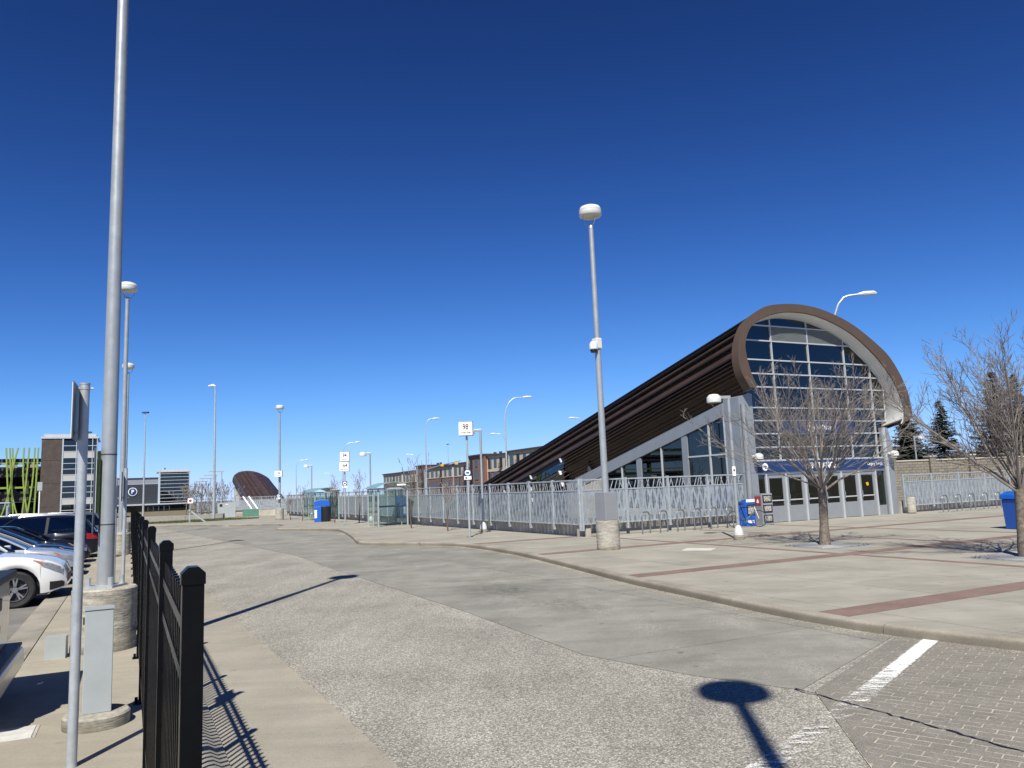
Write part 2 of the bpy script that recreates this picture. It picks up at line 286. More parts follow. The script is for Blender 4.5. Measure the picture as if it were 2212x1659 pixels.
# ------------------------------------------------------------------ mesh builder
class MB:
    def __init__(s): s.v = []; s.f = []
    def add(s, vs, fs):
        k = len(s.v); s.v += [tuple(p) for p in vs]; s.f += [tuple(i+k for i in f) for f in fs]; return s
    def box(s, x0, x1, y0, y1, z0, z1):
        return s.add([(x0,y0,z0),(x1,y0,z0),(x1,y1,z0),(x0,y1,z0),(x0,y0,z1),(x1,y0,z1),(x1,y1,z1),(x0,y1,z1)],
                     [(0,3,2,1),(4,5,6,7),(0,1,5,4),(1,2,6,5),(2,3,7,6),(3,0,4,7)])
    def bar(s, p, q, w, h=None, up=(0,0,1)):
        p, q = Vector(p), Vector(q); d = (q-p).normalized(); u = Vector(up)
        if abs(d.dot(u)) > 0.99: u = Vector((1,0,0))
        r = d.cross(u).normalized(); u = r.cross(d); h = h or w
        vs = [e+r*(a*w/2)+u*(b*h/2) for e in (p, q) for a, b in ((-1,-1),(1,-1),(1,1),(-1,1))]
        return s.add(vs, [(3,2,1,0),(4,5,6,7),(0,1,5,4),(1,2,6,5),(2,3,7,6),(3,0,4,7)])
    def tube(s, pts, r, n=8, caps=True, closed=False):
        pts = [Vector(p) for p in pts]; m = len(pts); rs = r if hasattr(r, '__len__') else [r]*m
        k = len(s.v); ref = None
        for i, p in enumerate(pts):
            if closed: d = pts[(i+1) % m]-pts[i-1]
            else: d = pts[min(i+1, m-1)]-pts[max(i-1, 0)]
            d = d.normalized() if d.length > 1e-9 else Vector((0,0,1))
            if ref is None: ref = Vector((1,0,0)) if abs(d.x) < 0.9 else Vector((0,1,0))
            u = (ref-d*ref.dot(d)).normalized(); ref = u; w_ = d.cross(u)
            for j in range(n):
                a = 2*math.pi*j/n; s.v.append(tuple(p+(u*math.cos(a)+w_*math.sin(a))*rs[i]))
        for i in range(m if closed else m-1):
            for j in range(n):
                a, b = i*n+j, i*n+(j+1) % n; c, d = ((i+1) % m)*n+(j+1) % n, ((i+1) % m)*n+j
                s.f.append((k+a, k+b, k+c, k+d))
        if caps and not closed:
            s.f.append(tuple(k+j for j in reversed(range(n)))); s.f.append(tuple(k+(m-1)*n+j for j in range(n)))
        return s
    def cyl(s, p, q, r, r2=None, n=16): return s.tube([p, q], [r, r if r2 is None else r2], n)
    def lathe(s, prof, n=24, c=(0,0)):
        k = len(s.v); m = len(prof)
        for (r, z) in prof:
            for j in range(n):
                a = 2*math.pi*j/n; s.v.append((c[0]+r*math.cos(a), c[1]+r*math.sin(a), z))
        for i in range(m-1):
            for j in range(n): s.f.append((k+i*n+j, k+i*n+(j+1) % n, k+(i+1)*n+(j+1) % n, k+(i+1)*n+j))
        if prof[0][0] > 1e-4: s.f.append(tuple(k+j for j in reversed(range(n))))
        if prof[-1][0] > 1e-4: s.f.append(tuple(k+(m-1)*n+j for j in range(n)))
        return s
    def prism(s, poly, o, ux, uy, un, d0, d1):
        o, ux, uy, un = Vector(o), Vector(ux), Vector(uy), Vector(un); n = len(poly); k = len(s.v)
        for d in (d0, d1):
            for (a, b) in poly: s.v.append(tuple(o+ux*a+uy*b+un*d))
        s.f.append(tuple(k+i for i in reversed(range(n)))); s.f.append(tuple(k+n+i for i in range(n)))
        for i in range(n): s.f.append((k+i, k+(i+1) % n, k+n+(i+1) % n, k+n+i))
        return s
    def flat(s, poly, z0, z1): return s.prism(poly, (0,0,0), (1,0,0), (0,1,0), (0,0,1), z0, z1)
    def mesh(s, name, material, smooth=False):
        me = bpy.data.meshes.new(name); me.from_pydata(s.v, [], s.f)
        bm = bmesh.new(); bm.from_mesh(me); bmesh.ops.recalc_face_normals(bm, faces=bm.faces); bm.to_mesh(me); bm.free()
        me.materials.append(M[material] if isinstance(material, str) else material)
        if smooth:
            me.polygons.foreach_set('use_smooth', [True]*len(me.polygons))
            try: me.set_sharp_from_angle(angle=R(38))
            except Exception: pass
        me.update(); return me
    def build(s, name, material, parent=None, smooth=False, bevel=0.0):
        return obj(name, s.mesh(name, material, smooth), parent, bevel)
def obj(name, me, parent=None, bevel=0.0):
    o = bpy.data.objects.new(name, me); col.objects.link(o); o.parent = parent
    if bevel:
        b = o.modifiers.new('bevel', 'BEVEL'); b.width = bevel; b.segments = 2; b.limit_method = 'ANGLE'; b.angle_limit = R(40)
    return o
def tag(o, label, cat, group=None):
    o['label'] = label; o['category'] = cat
    if group: o['group'] = group
    return o
def thing(name, label, cat, loc=(0,0,0), rz=0.0, group=None):
    o = bpy.data.objects.new(name, None); o.empty_display_size = 0.2; col.objects.link(o)
    o.location = loc; o.rotation_euler = (0, 0, rz); return tag(o, label, cat, group)
def struct(o): o['kind'] = 'structure'; return o
def stuff(o): o['kind'] = 'stuff'; return o
def dup(root, loc, rz, label, group=None):
    r = root.copy(); col.objects.link(r); r.location = loc; r.rotation_euler = (0, 0, rz); r['label'] = label
    if group: r['group'] = group
    for ch in list(root.children):
        c = ch.copy(); col.objects.link(c); c.parent = r
        for g in ch.children:
            d = g.copy(); col.objects.link(d); d.parent = c
    return r
def clip(poly, planes):
    # Sutherland-Hodgman: planes = (nx, ny, c) keep nx*x+ny*y <= c
    for nx, ny, c in planes:
        res = []
        for i in range(len(poly)):
            p, q = poly[i], poly[(i+1) % len(poly)]; dp, dq = nx*p[0]+ny*p[1]-c, nx*q[0]+ny*q[1]-c
            if dp <= 0: res.append(p)
            if dp*dq < 0:
                t = dp/(dp-dq); res.append((p[0]+(q[0]-p[0])*t, p[1]+(q[1]-p[1])*t))
        poly = res
        if len(poly) < 3: return []
    return poly
def area(p): return abs(sum(p[i][0]*p[(i+1) % len(p)][1]-p[(i+1) % len(p)][0]*p[i][1] for i in range(len(p))))/2
_fonts = {}
def text(name, s, size, material, parent, loc, rot=(R(90), 0, 0), xs=1.0, bold=0.0, depth=0.002, align='CENTER'):
    c = bpy.data.curves.new(name, 'FONT'); c.body = s; c.size = size; c.align_x = align; c.align_y = 'CENTER'; c.extrude = depth; c.offset = bold; c.resolution_u = 3
    t = bpy.data.objects.new('tmp', c); col.objects.link(t)
    dg = bpy.context.evaluated_depsgraph_get(); dg.update()
    me = bpy.data.meshes.new_from_object(t.evaluated_get(dg)); bpy.data.objects.remove(t); bpy.data.curves.remove(c)
    me.name = name; me.materials.clear(); me.materials.append(M[material])
    o = obj(name, me, parent); o.location = loc; o.rotation_euler = rot; o.scale = (xs, 1, 1); return o
# site axes: A runs away along the tracks, B across them
AL = R(26.5); A = Vector((-math.sin(AL), math.cos(AL), 0)); B = Vector((math.cos(AL), math.sin(AL), 0))
D = Vector((10.61, 33.86, 0))          # left door jamb of the station entrance
LO = Vector((-3.74, 7.84, 0))          # a post of the black fence
def stn(s, t, z=0): return D+B*s+A*t+Vector((0, 0, z))
def lft(b_, t, z=0): return LO+B*b_+A*t+Vector((0, 0, z))
PZ = 0.13
# ------------------------------------------------------------------ ground
def sheet(name, poly, z, material, thick=0.0):
    mb = MB()
    if thick: mb.flat(poly, z-thick, z)
    else: mb.add([(x, y, z) for x, y in poly], [tuple(range(len(poly)))])
    o = mb.build(name, material)
    return struct(o)
xy = lambda v: (v.x, v.y)
sheet('ground', [(2500*math.cos(R(a)), 2500*math.sin(R(a))) for a in range(0, 360, 10)], -0.06, 'earth')
sheet('road', [xy(lft(0.35, -30)), xy(lft(48, -30)), xy(lft(48, 72)), xy(lft(0.35, 72))], 0.0, 'chipseal')
sheet('parking_lot', [xy(lft(-70, -30)), xy(lft(-1.72, -30)), xy(lft(-1.72, 190)), xy(lft(-70, 190))], 0.0, 'lot_asphalt')
# concrete bus lane along the kerb, cast in slabs
KERB = [(16.5,1.2),(12,4.0),(9.0,6.4),(7.2,7.75),(6.3,8.45),(5.66,9.03),(5.32,9.44),(4.62,10.28),(3.91,11.68),(3.09,14.03),(2.2,16.49),(1.41,19.46),(0.13,23.84),(-1.11,26.95),(-2.04,28.81),(-2.99,29.85),
        (-5.34,31.18),(-6.2,31.75),(-6.75,32.7),(-7.95,37.44),(-9.29,41.99),(-10.1,44.6),(-10.88,46.08),(-12.2,47.2),(-15.01,49.25),(-15.6,50.1),(-16.69,55.62),(-17.4,57.6),(-18.39,59.3),(-22.89,60.85),(-26.3,64.2),(-29.0,66.0),(-33.2,66.8)]
def smooth_path(p, it=2):
    for _ in range(it):
        q = [p[0]]
        for i in range(len(p)-1):
            a_, b_ = Vector(p[i]), Vector(p[i+1]); q += [tuple(a_*0.75+b_*0.25), tuple(a_*0.25+b_*0.75)]
        p = q+[p[-1]]
    return p
KP = smooth_path(KERB, 1)
lane_edge = [(2.70,7.85),(1.82,8.58),(0.74,9.82),(-1.0,13.68),(-5.39,22.5),(-7.92,27.9),(-29.8,64.6)]
lane_poly = lane_edge + [(-18.0,64.0),(-9.0,50.0),(-2.0,33.0),(3.0,21.0),(5.0,13.6),(5.07,10.57)]
lane = sheet('bus_lane', lane_poly, 0.003, 'plaza_joint')
la = Vector((-0.437, 0.899)); lb = Vector((0.899, 0.437))
for i in range(-3, 18):
    t0 = i*4.4+0.7
    c = clip(lane_poly, [(-la.x, -la.y, -(t0+0.012+3.0)), (la.x, la.y, t0+4.4-0.012+3.0)])
    for j in range(-4, 5):
        s0 = j*3.6+1.1
        cc = clip(c, [(-lb.x, -lb.y, -(s0+0.010)), (lb.x, lb.y, s0+3.6-0.010)]) if c else []
        if cc and area(cc) > 0.05: MB().flat(cc, 0.0035, 0.008).build('slab', 'lane_concrete', lane)
# worn dusty apron and gutter along the black fence, tucked against its kerb
sheet('gutter_apron', [xy(lft(0.36, -30)), xy(lft(1.66, -30)), xy(lft(1.72, -2)), xy(lft(1.62, 3)), xy(lft(1.45, 9)), xy(lft(1.3, 20)), xy(lft(1.1, 66)), xy(lft(0.36, 66))], 0.004, 'apron_concrete')
# fence-side walk with kerbs on both edges
walk = struct(MB().flat([xy(lft(-1.30, -30)), xy(lft(0.14, -30)), xy(lft(0.14, 70)), xy(lft(-1.30, 70))], -0.05, PZ).build('sidewalk', 'plaza_joint'))
for i in range(-12, 24):
    MB().flat([xy(lft(-1.295, i*3+0.008)), xy(lft(0.135, i*3+0.008)), xy(lft(0.135, i*3+2.992)), xy(lft(-1.295, i*3+2.992))], PZ-0.03, PZ+0.005).build('slab', 'walk_concrete', walk)
def kerb_line(name, path, width, side, z=PZ, step=3.0, roll=False, material='kerb_concrete'):
    """kerb stones along a path; side=+1 puts the body to the left of travel"""
    root = MB(); pts = [Vector((p[0], p[1], 0)) for p in path]
    # resample into stones
    d = [0.0]
    for i in range(1, len(pts)): d.append(d[-1]+(pts[i]-pts[i-1]).length)
    def at(x):
        for i in range(1, len(d)):
            if x <= d[i] or i == len(d)-1:
                f = (x-d[i-1])/max(1e-9, d[i]-d[i-1]); return pts[i-1].lerp(pts[i], f)
    def nrm(x):
        t = (at(min(d[-1], x+0.15))-at(max(0, x-0.15))).normalized(); return Vector((-t.y, t.x, 0))*side
    first = None; x = 0.0; k = 0
    prof = [(0.0, -0.06), (0.0, z-0.055), (0.012, z-0.022), (0.045, z+0.002), (width, z+0.006), (width, -0.06)] if not roll else \
           [(-0.02, -0.06), (-0.02, 0.02), (0.05, 0.045), (0.11, 0.10), (0.16, z-0.008), (0.22, z+0.004), (width, z+0.006), (width, -0.06)]
    o0 = None
    while x < d[-1]-0.2:
        e = min(d[-1], x+step); n = max(2, int((e-x)/0.4)+1); mb = MB(); m = len(prof)
        for i in range(n):
            xx = x+0.006+(e-x-0.012)*i/(n-1); p = at(xx); nn = nrm(xx)
            for (a_, b_) in prof: mb.v.append((p.x+nn.x*a_, p.y+nn.y*a_, b_))
        for i in range(n-1):
            for j in range(m-1): mb.f.append((i*m+j, i*m+j+1, (i+1)*m+j+1, (i+1)*m+j))
        mb.f.append(tuple(range(m))); mb.f.append(tuple((n-1)*m+j for j in range(m)))
        if o0 is None:
            o0 = struct(mb.build(name, material, None, True))
        else: mb.build('kerb_stone', material, o0, True)
        x = e
    return o0
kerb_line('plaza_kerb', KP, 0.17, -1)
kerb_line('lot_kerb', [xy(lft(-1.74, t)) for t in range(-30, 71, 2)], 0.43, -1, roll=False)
kerb_line('fence_kerb', [xy(lft(0.58, t)) for t in range(-30, 71, 2)], 0.43, 1, roll=True, material='walk_concrete')
# plaza body and slabs
fence_far = xy(stn(-9.07, 62)); corner = xy(stn(-9.07, 0.0))
PLAZA = KP[:] + [(-33.5, 72.0), (-30.0, 92.0), fence_far, corner, xy(stn(-0.95, 0.0)), xy(stn(-0.95, 0.9)), xy(stn(8.9, 0.9)), xy(stn(24, 0.9)), (34, 30), (34, -2)]
def inset_kerb(p):
    return p

# slab field follows the red bands
TB = [-29.9, -23.8, -17.5, -11.75, -5.4, 0.45]; SB = [-21.6, -17.3, -13.0, -8.7, -4.15, -0.45, 3.6, 7.9, 12.2, 16.5, 21.0]
def st_of(p): v = Vector((p[0], p[1], 0))-D; return (v.dot(B), v.dot(A))
# slabs keep clear of the kerb: push the path in by the kerb's width
def offset_path(path, dist):
    o_ = []
    for i in range(len(path)):
        a_ = Vector(path[max(0, i-1)]); b_ = Vector(path[min(len(path)-1, i+1)]); t = (b_-a_).normalized()
        o_.append((path[i][0]+t.y*dist, path[i][1]-t.x*dist))
    return o_
plaza = struct(MB().flat(offset_path(KP, 0.09)+PLAZA[len(KP):], -0.05, 0.118).build('plaza', 'plaza_joint'))
PI_ = [st_of(p) for p in offset_path(KP, 0.175)+PLAZA[len(KP):]]
def plaza_piece(s0, s1, t0, t1, name, material, z0, z1, parent=None, g=0.010):
    parent = parent or plaza
    c = clip(PI_, [(-1, 0, -(s0+g)), (1, 0, s1-g), (0, -1, -(t0+g)), (0, 1, t1-g)])
    if len(c) < 3 or area(c) < 0.06: return None
    return MB().flat([xy(stn(*p)) for p in c], z0, z1).build(name, material, parent)
tcuts = []
for i in range(len(TB)-1):
    a_, b_ = TB[i]+0.27, TB[i+1]-0.27
    tcuts += [(a_+(b_-a_)*k/3, a_+(b_-a_)*(k+1)/3) for k in range(3)]
far_t = [(0.75+2.4*k, 0.75+2.4*(k+1)) for k in range(25)]
for (t0, t1) in tcuts:
    for i in range(len(SB)-1):
        gap = lambda q: 0.13 if SB[q] in (-8.7, -4.15, -0.45) else 0.0
        a_, b_ = SB[i]+gap(i), SB[i+1]-gap(i+1)
        for k in range(2): plaza_piece(a_+(b_-a_)*k/2, a_+(b_-a_)*(k+1)/2, t0, t1, 'slab', 'plaza_concrete', 0.10, PZ)
for (t0, t1) in far_t:
    for (s0, s1) in ((-20, -17.2), (-17.2, -14.5), (-14.5, -11.8), (-11.8, -9.0)): plaza_piece(s0, s1, t0, t1, 'slab', 'plaza_concrete', 0.10, PZ)
for t in TB[1:]:
    plaza_piece(-24, 24, t-0.27, t+0.27, 'paving_band', 'red_paver', 0.10, PZ+0.001)
for s_ in (-8.7, -4.15, -0.45):
    for i in range(len(TB)-1):
        plaza_piece(s_-0.13, s_+0.13, TB[i]+0.27, TB[i+1]-0.27, 'paving_band', 'red_paver', 0.10, PZ+0.001)
for (t0, t1) in ((0.45, 0.9),):
    plaza_piece(-0.9, 9, t0+0.27, t1, 'slab', 'plaza_concrete', 0.10, PZ)
# crosswalk of stamped pavers in front of the camera, right
PD = Vector((0.64, 0.768, 0)); QD = Vector((0.768, -0.64, 0)); PA = Vector((5.07, 10.57, 0))
def pq(p, q): v = PA+PD*p+QD*q; return (v.x, v.y)
CW = [pq(-3.60, 0.05), pq(0.0, 0.02), pq(0.35, 1.0), pq(0.3, 2.2), pq(-1.2, 6.5), pq(-6.5, 6.0), pq(-6.2, 1.5)]
cwalk = sheet('crosswalk', CW, 0.0085, 'joint_sand')
rows = []; cutp = []
pw, ph = 0.235, 0.118
CWpq = [((Vector((x, y, 0))-PA).dot(PD), (Vector((x, y, 0))-PA).dot(QD)) for x, y in CW]
random.seed(3)
for i in range(-56, 4):
    for j in range(-1, 29):
        p0 = i*ph; q0 = j*pw+(pw/2 if i % 2 else 0)+0.10
        c = clip(CWpq, [(-1, 0, -p0), (1, 0, p0+ph), (0, -1, -q0), (0, 1, q0+pw)])
        full = len(c) >= 3 and abs(area(c)-pw*ph) < 1e-4
        if len(c) >= 3 and not full and area(c) > 0.002: cutp.append(c)
        if full:
            ctr = PA+PD*(p0+ph/2)+QD*(q0+pw/2); rows.append((ctr.length + (50 if (ctr.y < 4.6 or ctr.x/ctr.y > 0.68) else 0), ctr))
rows.sort(key=lambda r: r[0])
gp = 0.0055; gq = 0.0085
def paver_v(rot=0): return [(x, y, z) for z in (0, 0.0085) for x, y in ((-pw/2+gp, -ph/2+gq), (pw/2-gp, -ph/2+gq), (pw/2-gp, ph/2-gq), (-pw/2+gp, ph/2-gq))]
pm = MB().box(-pw/2+gp, pw/2-gp, -ph/2+gq, ph/2-gq, 0, 0.0075).mesh('paver', 'paver')
restm = MB(); qa = math.atan2(QD.y, QD.x)
for k, (_, c) in enumerate(rows):
    z = 0.0035+random.uniform(-0.0010, 0.0010)
    if k < 300:
        o = obj('paver', pm, cwalk); o.location = (c.x, c.y, z); o.rotation_euler = (random.uniform(-.006, .006), random.uniform(-.006, .006), qa+random.uniform(-.03, .03))
    else:
        restm.add([tuple(Vector((c.x, c.y, z))+QD*x+(-PD)*(-y)+Vector((0, 0, zz))) for x, y, zz in paver_v()], [(0,3,2,1),(4,5,6,7),(0,1,5,4),(1,2,6,5),(2,3,7,6),(3,0,4,7)])
for c in cutp:
    m0 = (sum(p[0] for p in c)/len(c), sum(p[1] for p in c)/len(c)); restm.flat([pq(m0[0]+(p[0]-m0[0])*0.94, m0[1]+(p[1]-m0[1])*0.94) for p in c], 0.0046, 0.0115)
if restm.v: stuff(restm.build('paver_field', 'paver', cwalk))
# worn white stop-bar along the crosswalk edge, in two remnants
def stripe(name, a_, b_, w_, x0, x1):
    a_, b_ = Vector((*a_, 0)), Vector((*b_, 0)); d = (b_-a_); ln = d.length; mb = MB(); k = 24
    for i in range(k+1):
        x = x0+(x1-x0)*i/k; mb.v += [(x, -w_/2, 0), (x, w_/2, 0)]
    for i in range(k): mb.f.append((2*i, 2*i+2, 2*i+3, 2*i+1))
    o = mb.build(name, 'worn_paint'); sc_ = ln/(x1-x0); u = d.normalized(); org = a_-u*(x0*sc_)
    o.location = org+Vector((0, 0, 0.0165)); o.rotation_euler = (0, 0, math.atan2(d.y, d.x)); o.scale = (sc_, 1, 1)
    return struct(o)
stripe('road_marking', (5.30, 10.17), (2.55, 6.80), 0.26, -1.0, 0.55)
stripe('road_marking', (2.45, 6.70), (0.85, 4.9), 0.24, 0.35, -0.10)
# cracked seam along the pavers' edge
mb = MB(); random.seed(8); p = Vector((2.66, 7.86, 0)); pts = []
for i in range(60):
    f = i/59; pts.append(Vector((2.66+1.65*f+random.uniform(-.018, .018), 7.86-3.3*f+random.uniform(-.018, .018), 0)))
for i in range(59):
    w_ = random.uniform(0.006, 0.017); k = len(mb.v)
    mb.v += [tuple(pts[i]+Vector((-w_, 0, 0.0182))), tuple(pts[i]+Vector((w_, 0, 0.0182))), tuple(pts[i+1]+Vector((w_, 0, 0.0182))), tuple(pts[i+1]+Vector((-w_, 0, 0.0182)))]; mb.f.append((k, k+1, k+2, k+3))
struct(mb.build('road_crack', 'black_plastic'))
# loose grit swept against the plaza kerb and along the fence apron
random.seed(5); mb = MB(); kp = offset_path(KP, 0)
OCT = [(1,0,0),(-1,0,0),(0,1,0),(0,-1,0),(0,0,1),(0,0,-1)]; OF = [(0,2,4),(2,1,4),(1,3,4),(3,0,4),(2,0,5),(1,2,5),(3,1,5),(0,3,5)]
def stone(p, r):
    q = [(p[0]+v[0]*r*random.uniform(.6, 1.3), p[1]+v[1]*r*random.uniform(.6, 1.3), p[2]+v[2]*r*random.uniform(.4, .8)) for v in OCT]; mb.add(q, OF)
segs = [(Vector(kp[i]), Vector(kp[i+1])) for i in range(len(kp)-1) if kp[i][1] > 5.5 and kp[i][1] < 30]
lens = [(b_-a_).length for a_, b_ in segs]
for k in range(6500):
    a_, b_ = random.choices(segs, lens)[0]; f = random.random(); p = a_.lerp(b_, f); t = (b_-a_).normalized()
    d = abs(random.gauss(0, 0.13))+0.005; stone((p.x-t.y*d, p.y+t.x*d, 0.010), random.uniform(0.004, 0.013))
stuff(mb.build('kerb_grit', 'grit')); bpy.data.objects['kerb_grit']['label'] = 'loose tan grit swept along the plaza kerb'; bpy.data.objects['kerb_grit']['category'] = 'gravel'
mb = MB()
for k in range(3500):
    t = random.uniform(-9, 12); p = lft(1.62-0.012*max(0, t)+random.gauss(0, 0.10), t); stone((p.x, p.y, 0.006), random.uniform(0.003, 0.008))
o = stuff(mb.build('apron_grit', 'grit')); o['label'] = 'loose stone chips along the edge of the chip-sealed road'; o['category'] = 'gravel'
# far pavement, grass strip
sheet('far_pavement', [(-18.2,59.6),(-22.9,61.05),(-26.4,64.4),(-29.0,66.2),(-33.3,67.0),(-60,112),(-30,110),(-26.5,84)], 0.122, 'walk_concrete', 0.17)
GR = [(-38.0,72.6),(-35.3,72.2),(-31.0,71.6),(-25.4,76.6),(-26.5,80.0),(-31.5,83.6),(-37.2,77.2)]
sheet('grass_strip', GR, 0.135, 'grass_base', 0.05)
mb = MB(); random.seed(11)
xs = [p[0] for p in GR]; ys = [p[1] for p in GR]
for k in range(5000):
    x, y = random.uniform(min(xs), max(xs)), random.uniform(min(ys), max(ys))
    inside = False; j = len(GR)-1
    for i in range(len(GR)):
        if (GR[i][1] > y) != (GR[j][1] > y) and x < (GR[j][0]-GR[i][0])*(y-GR[i][1])/(GR[j][1]-GR[i][1])+GR[i][0]: inside = not inside
        j = i
    if not inside: continue
    a_ = random.uniform(0, 6.28); h_ = random.uniform(.05, .13); w_ = 0.035
    mb.add([(x-w_*math.cos(a_), y-w_*math.sin(a_), .13), (x+w_*math.cos(a_), y+w_*math.sin(a_), .13), (x+random.uniform(-.05, .05), y+random.uniform(-.05, .05), .13+h_)], [(0, 1, 2)])
o = stuff(mb.build('grass', 'grass_blade')); o['label'] = 'short green grass in front of the low concrete wall'; o['category'] = 'grass'
# ------------------------------------------------------------------ station entrance
OUT = [(-0.70,5.96),(-1.09,6.55),(-1.23,7.11),(-1.22,7.61),(-1.09,8.13),(-0.73,8.79),(-0.18,9.25),(0.63,9.66),(1.96,9.86),(3.32,9.85),(4.69,9.60),(6.07,9.13),(7.46,8.36),(8.38,7.69),(9.07,6.78),(9.46,5.93),(9.59,5.08),(9.53,4.73),(8.85,4.46)]
INN = [(-0.32,6.03),(-0.62,6.75),(-0.78,7.51),(-0.75,8.02),(-0.42,8.62),(0.13,9.01),(1.02,9.33),(1.92,9.49),(3.27,9.47),(4.63,9.18),(6.0,8.64),(7.36,7.72),(8.25,6.83),(8.75,6.06),(9.03,5.22),(8.99,4.65),(8.85,4.44)]
SL = 0.226; TF = -0.65
def catmull(p, n=6):
    r_ = []
    for i in range(len(p)-1):
        a_, b_, c_, d_ = Vector(p[max(0, i-1)]), Vector(p[i]), Vector(p[i+1]), Vector(p[min(len(p)-1, i+2)])
        for k in range(n):
            t = k/n; r_.append(tuple(0.5*((2*b_)+(c_-a_)*t+(2*a_-5*b_+4*c_-d_)*t*t+(3*b_-a_-3*c_+d_)*t**3)))
    return r_+[p[-1]]
def resample(p, n):
    d = [0.0]
    for i in range(1, len(p)): d.append(d[-1]+(Vector(p[i])-Vector(p[i-1])).length)
    res = []; j = 1
    for k in range(n):
        x = d[-1]*k/(n-1)
        while j < len(d)-1 and d[j] < x: j += 1
        f = (x-d[j-1])/max(1e-9, d[j]-d[j-1]); a_, b_ = Vector(p[j-1]), Vector(p[j]); res.append(tuple(a_.lerp(b_, f)))
    return res
OUTS = resample(catmull(OUT), 97); INNS = resample(catmull(INN), 97)
def normals(p):
    r_ = []
    for i in range(len(p)):
        t = (Vector(p[min(len(p)-1, i+1)])-Vector(p[max(0, i-1)])).normalized(); r_.append(Vector((-t.y, t.x)))
    return r_
NO = normals(OUTS)
def shell(root, y_front, y_back, sgn, y_cut, npan=24, cut_z=7.35):
    """lapped roof panels. y measured along the tracks, sgn=+1 falls away from the front"""
    per = 96//npan
    def keep(i):
        return y_cut if ((OUTS[i][1] < cut_z and OUTS[i][0] < 2) or OUTS[i][1] < 6.4) else y_back
    for k in range(npan):
        idx = list(range(k*per, (k+1)*per+1)); mid = idx[len(idx)//2]; yb = keep(mid); left = OUTS[mid][0] < 3
        mb = MB(); m = len(idx); ys = [y_front+0.10, yb]
        for y in ys:
            for lay in (0, 1):
                for q, i in enumerate(idx):
                    f = q/(m-1) if left else 1-q/(m-1)
                    off = -0.20+(-0.05 if lay else 0.0)+0.10*(1-f); p = Vector(OUTS[i])+NO[i]*off
                    mb.v.append((p.x, y*sgn, p.y-SL*(y-TF)))
        def ix(e, l, q): return e*2*m+l*m+q
        for q in range(m-1):
            mb.f += [(ix(0,0,q), ix(0,0,q+1), ix(1,0,q+1), ix(1,0,q)), (ix(0,1,q), ix(1,1,q), ix(1,1,q+1), ix(0,1,q+1)),
                     (ix(0,0,q), ix(0,1,q), ix(0,1,q+1), ix(0,0,q+1)), (ix(1,0,q), ix(1,0,q+1), ix(1,1,q+1), ix(1,1,q))]
        mb.f += [(ix(0,0,0), ix(1,0,0), ix(1,1,0), ix(0,1,0)), (ix(0,0,m-1), ix(0,1,m-1), ix(1,1,m-1), ix(1,0,m-1))]
        mb.build('roof_panel', 'roof_brown', root, True)
        low = left and OUTS[mid][1] < 7.5
        for i in ((idx[0], idx[1], idx[2]) if low else ((idx[0] if left else idx[-1]),)):
            p = Vector(OUTS[i])-NO[i]*(0.075 if not low else 0.085); y0 = y_front+0.12
            MB().bar((p.x, y0*sgn, p.y-SL*(y0-TF)), (p.x, yb*sgn, p.y-SL*(yb-TF)), 0.075 if not low else 0.03, 0.10 if not low else 0.16, up=(NO[i].x, 0, NO[i].y)).build('roof_seam', 'roof_seam' if not low else 'roof_brown', root)
    # rim collar
    mb = MB(); m = 97
    y0, y1 = y_front, y_front+0.42
    for y in (y0, y1):
        for p in OUTS: mb.v.append((p[0], y*sgn, p[1]-SL*(y-TF)))
        for i, p in enumerate(INNS): mb.v.append((p[0], y*sgn, p[1]-SL*(y-TF)))
    def ix(e, l, q): return e*2*m+l*m+q
    for q in range(m-1):
        mb.f += [(ix(0,0,q), ix(0,0,q+1), ix(0,1,q+1), ix(0,1,q)), (ix(1,0,q), ix(1,1,q), ix(1,1,q+1), ix(1,0,q+1)), (ix(0,0,q), ix(1,0,q), ix(1,0,q+1), ix(0,0,q+1)), (ix(0,1,q), ix(0,1,q+1), ix(1,1,q+1), ix(1,1,q))]
    for q in (0, m-1): mb.f.append((ix(0,0,q), ix(0,1,q), ix(1,1,q), ix(1,0,q)))
    mb.build('roof_rim', 'rim_brown', root, True)
    # pale soffit lining inside the shell
    mb = MB(); ys = [y_front+0.05, y_front+0.43, 3.0, 9.0, y_cut]; cxs, czs = 3.8, 6.6
    for y in ys:
        for p in INNS: mb.v.append((cxs+(p[0]-cxs)*0.997, y*sgn, czs+(p[1]-czs)*0.996-SL*(y-TF)))
    for e in range(len(ys)-1):
        for q in range(m-1): mb.f.append((e*m+q, e*m+q+1, (e+1)*m+q+1, (e+1)*m+q))
    mb.build('soffit', 'soffit', root, True)
    return root
st = thing('station_building', 'glazed station entrance under a sloping brown barrel roof', 'station', D, AL)
shell(st, TF, 40.0, 1, 15.0, npan=32)
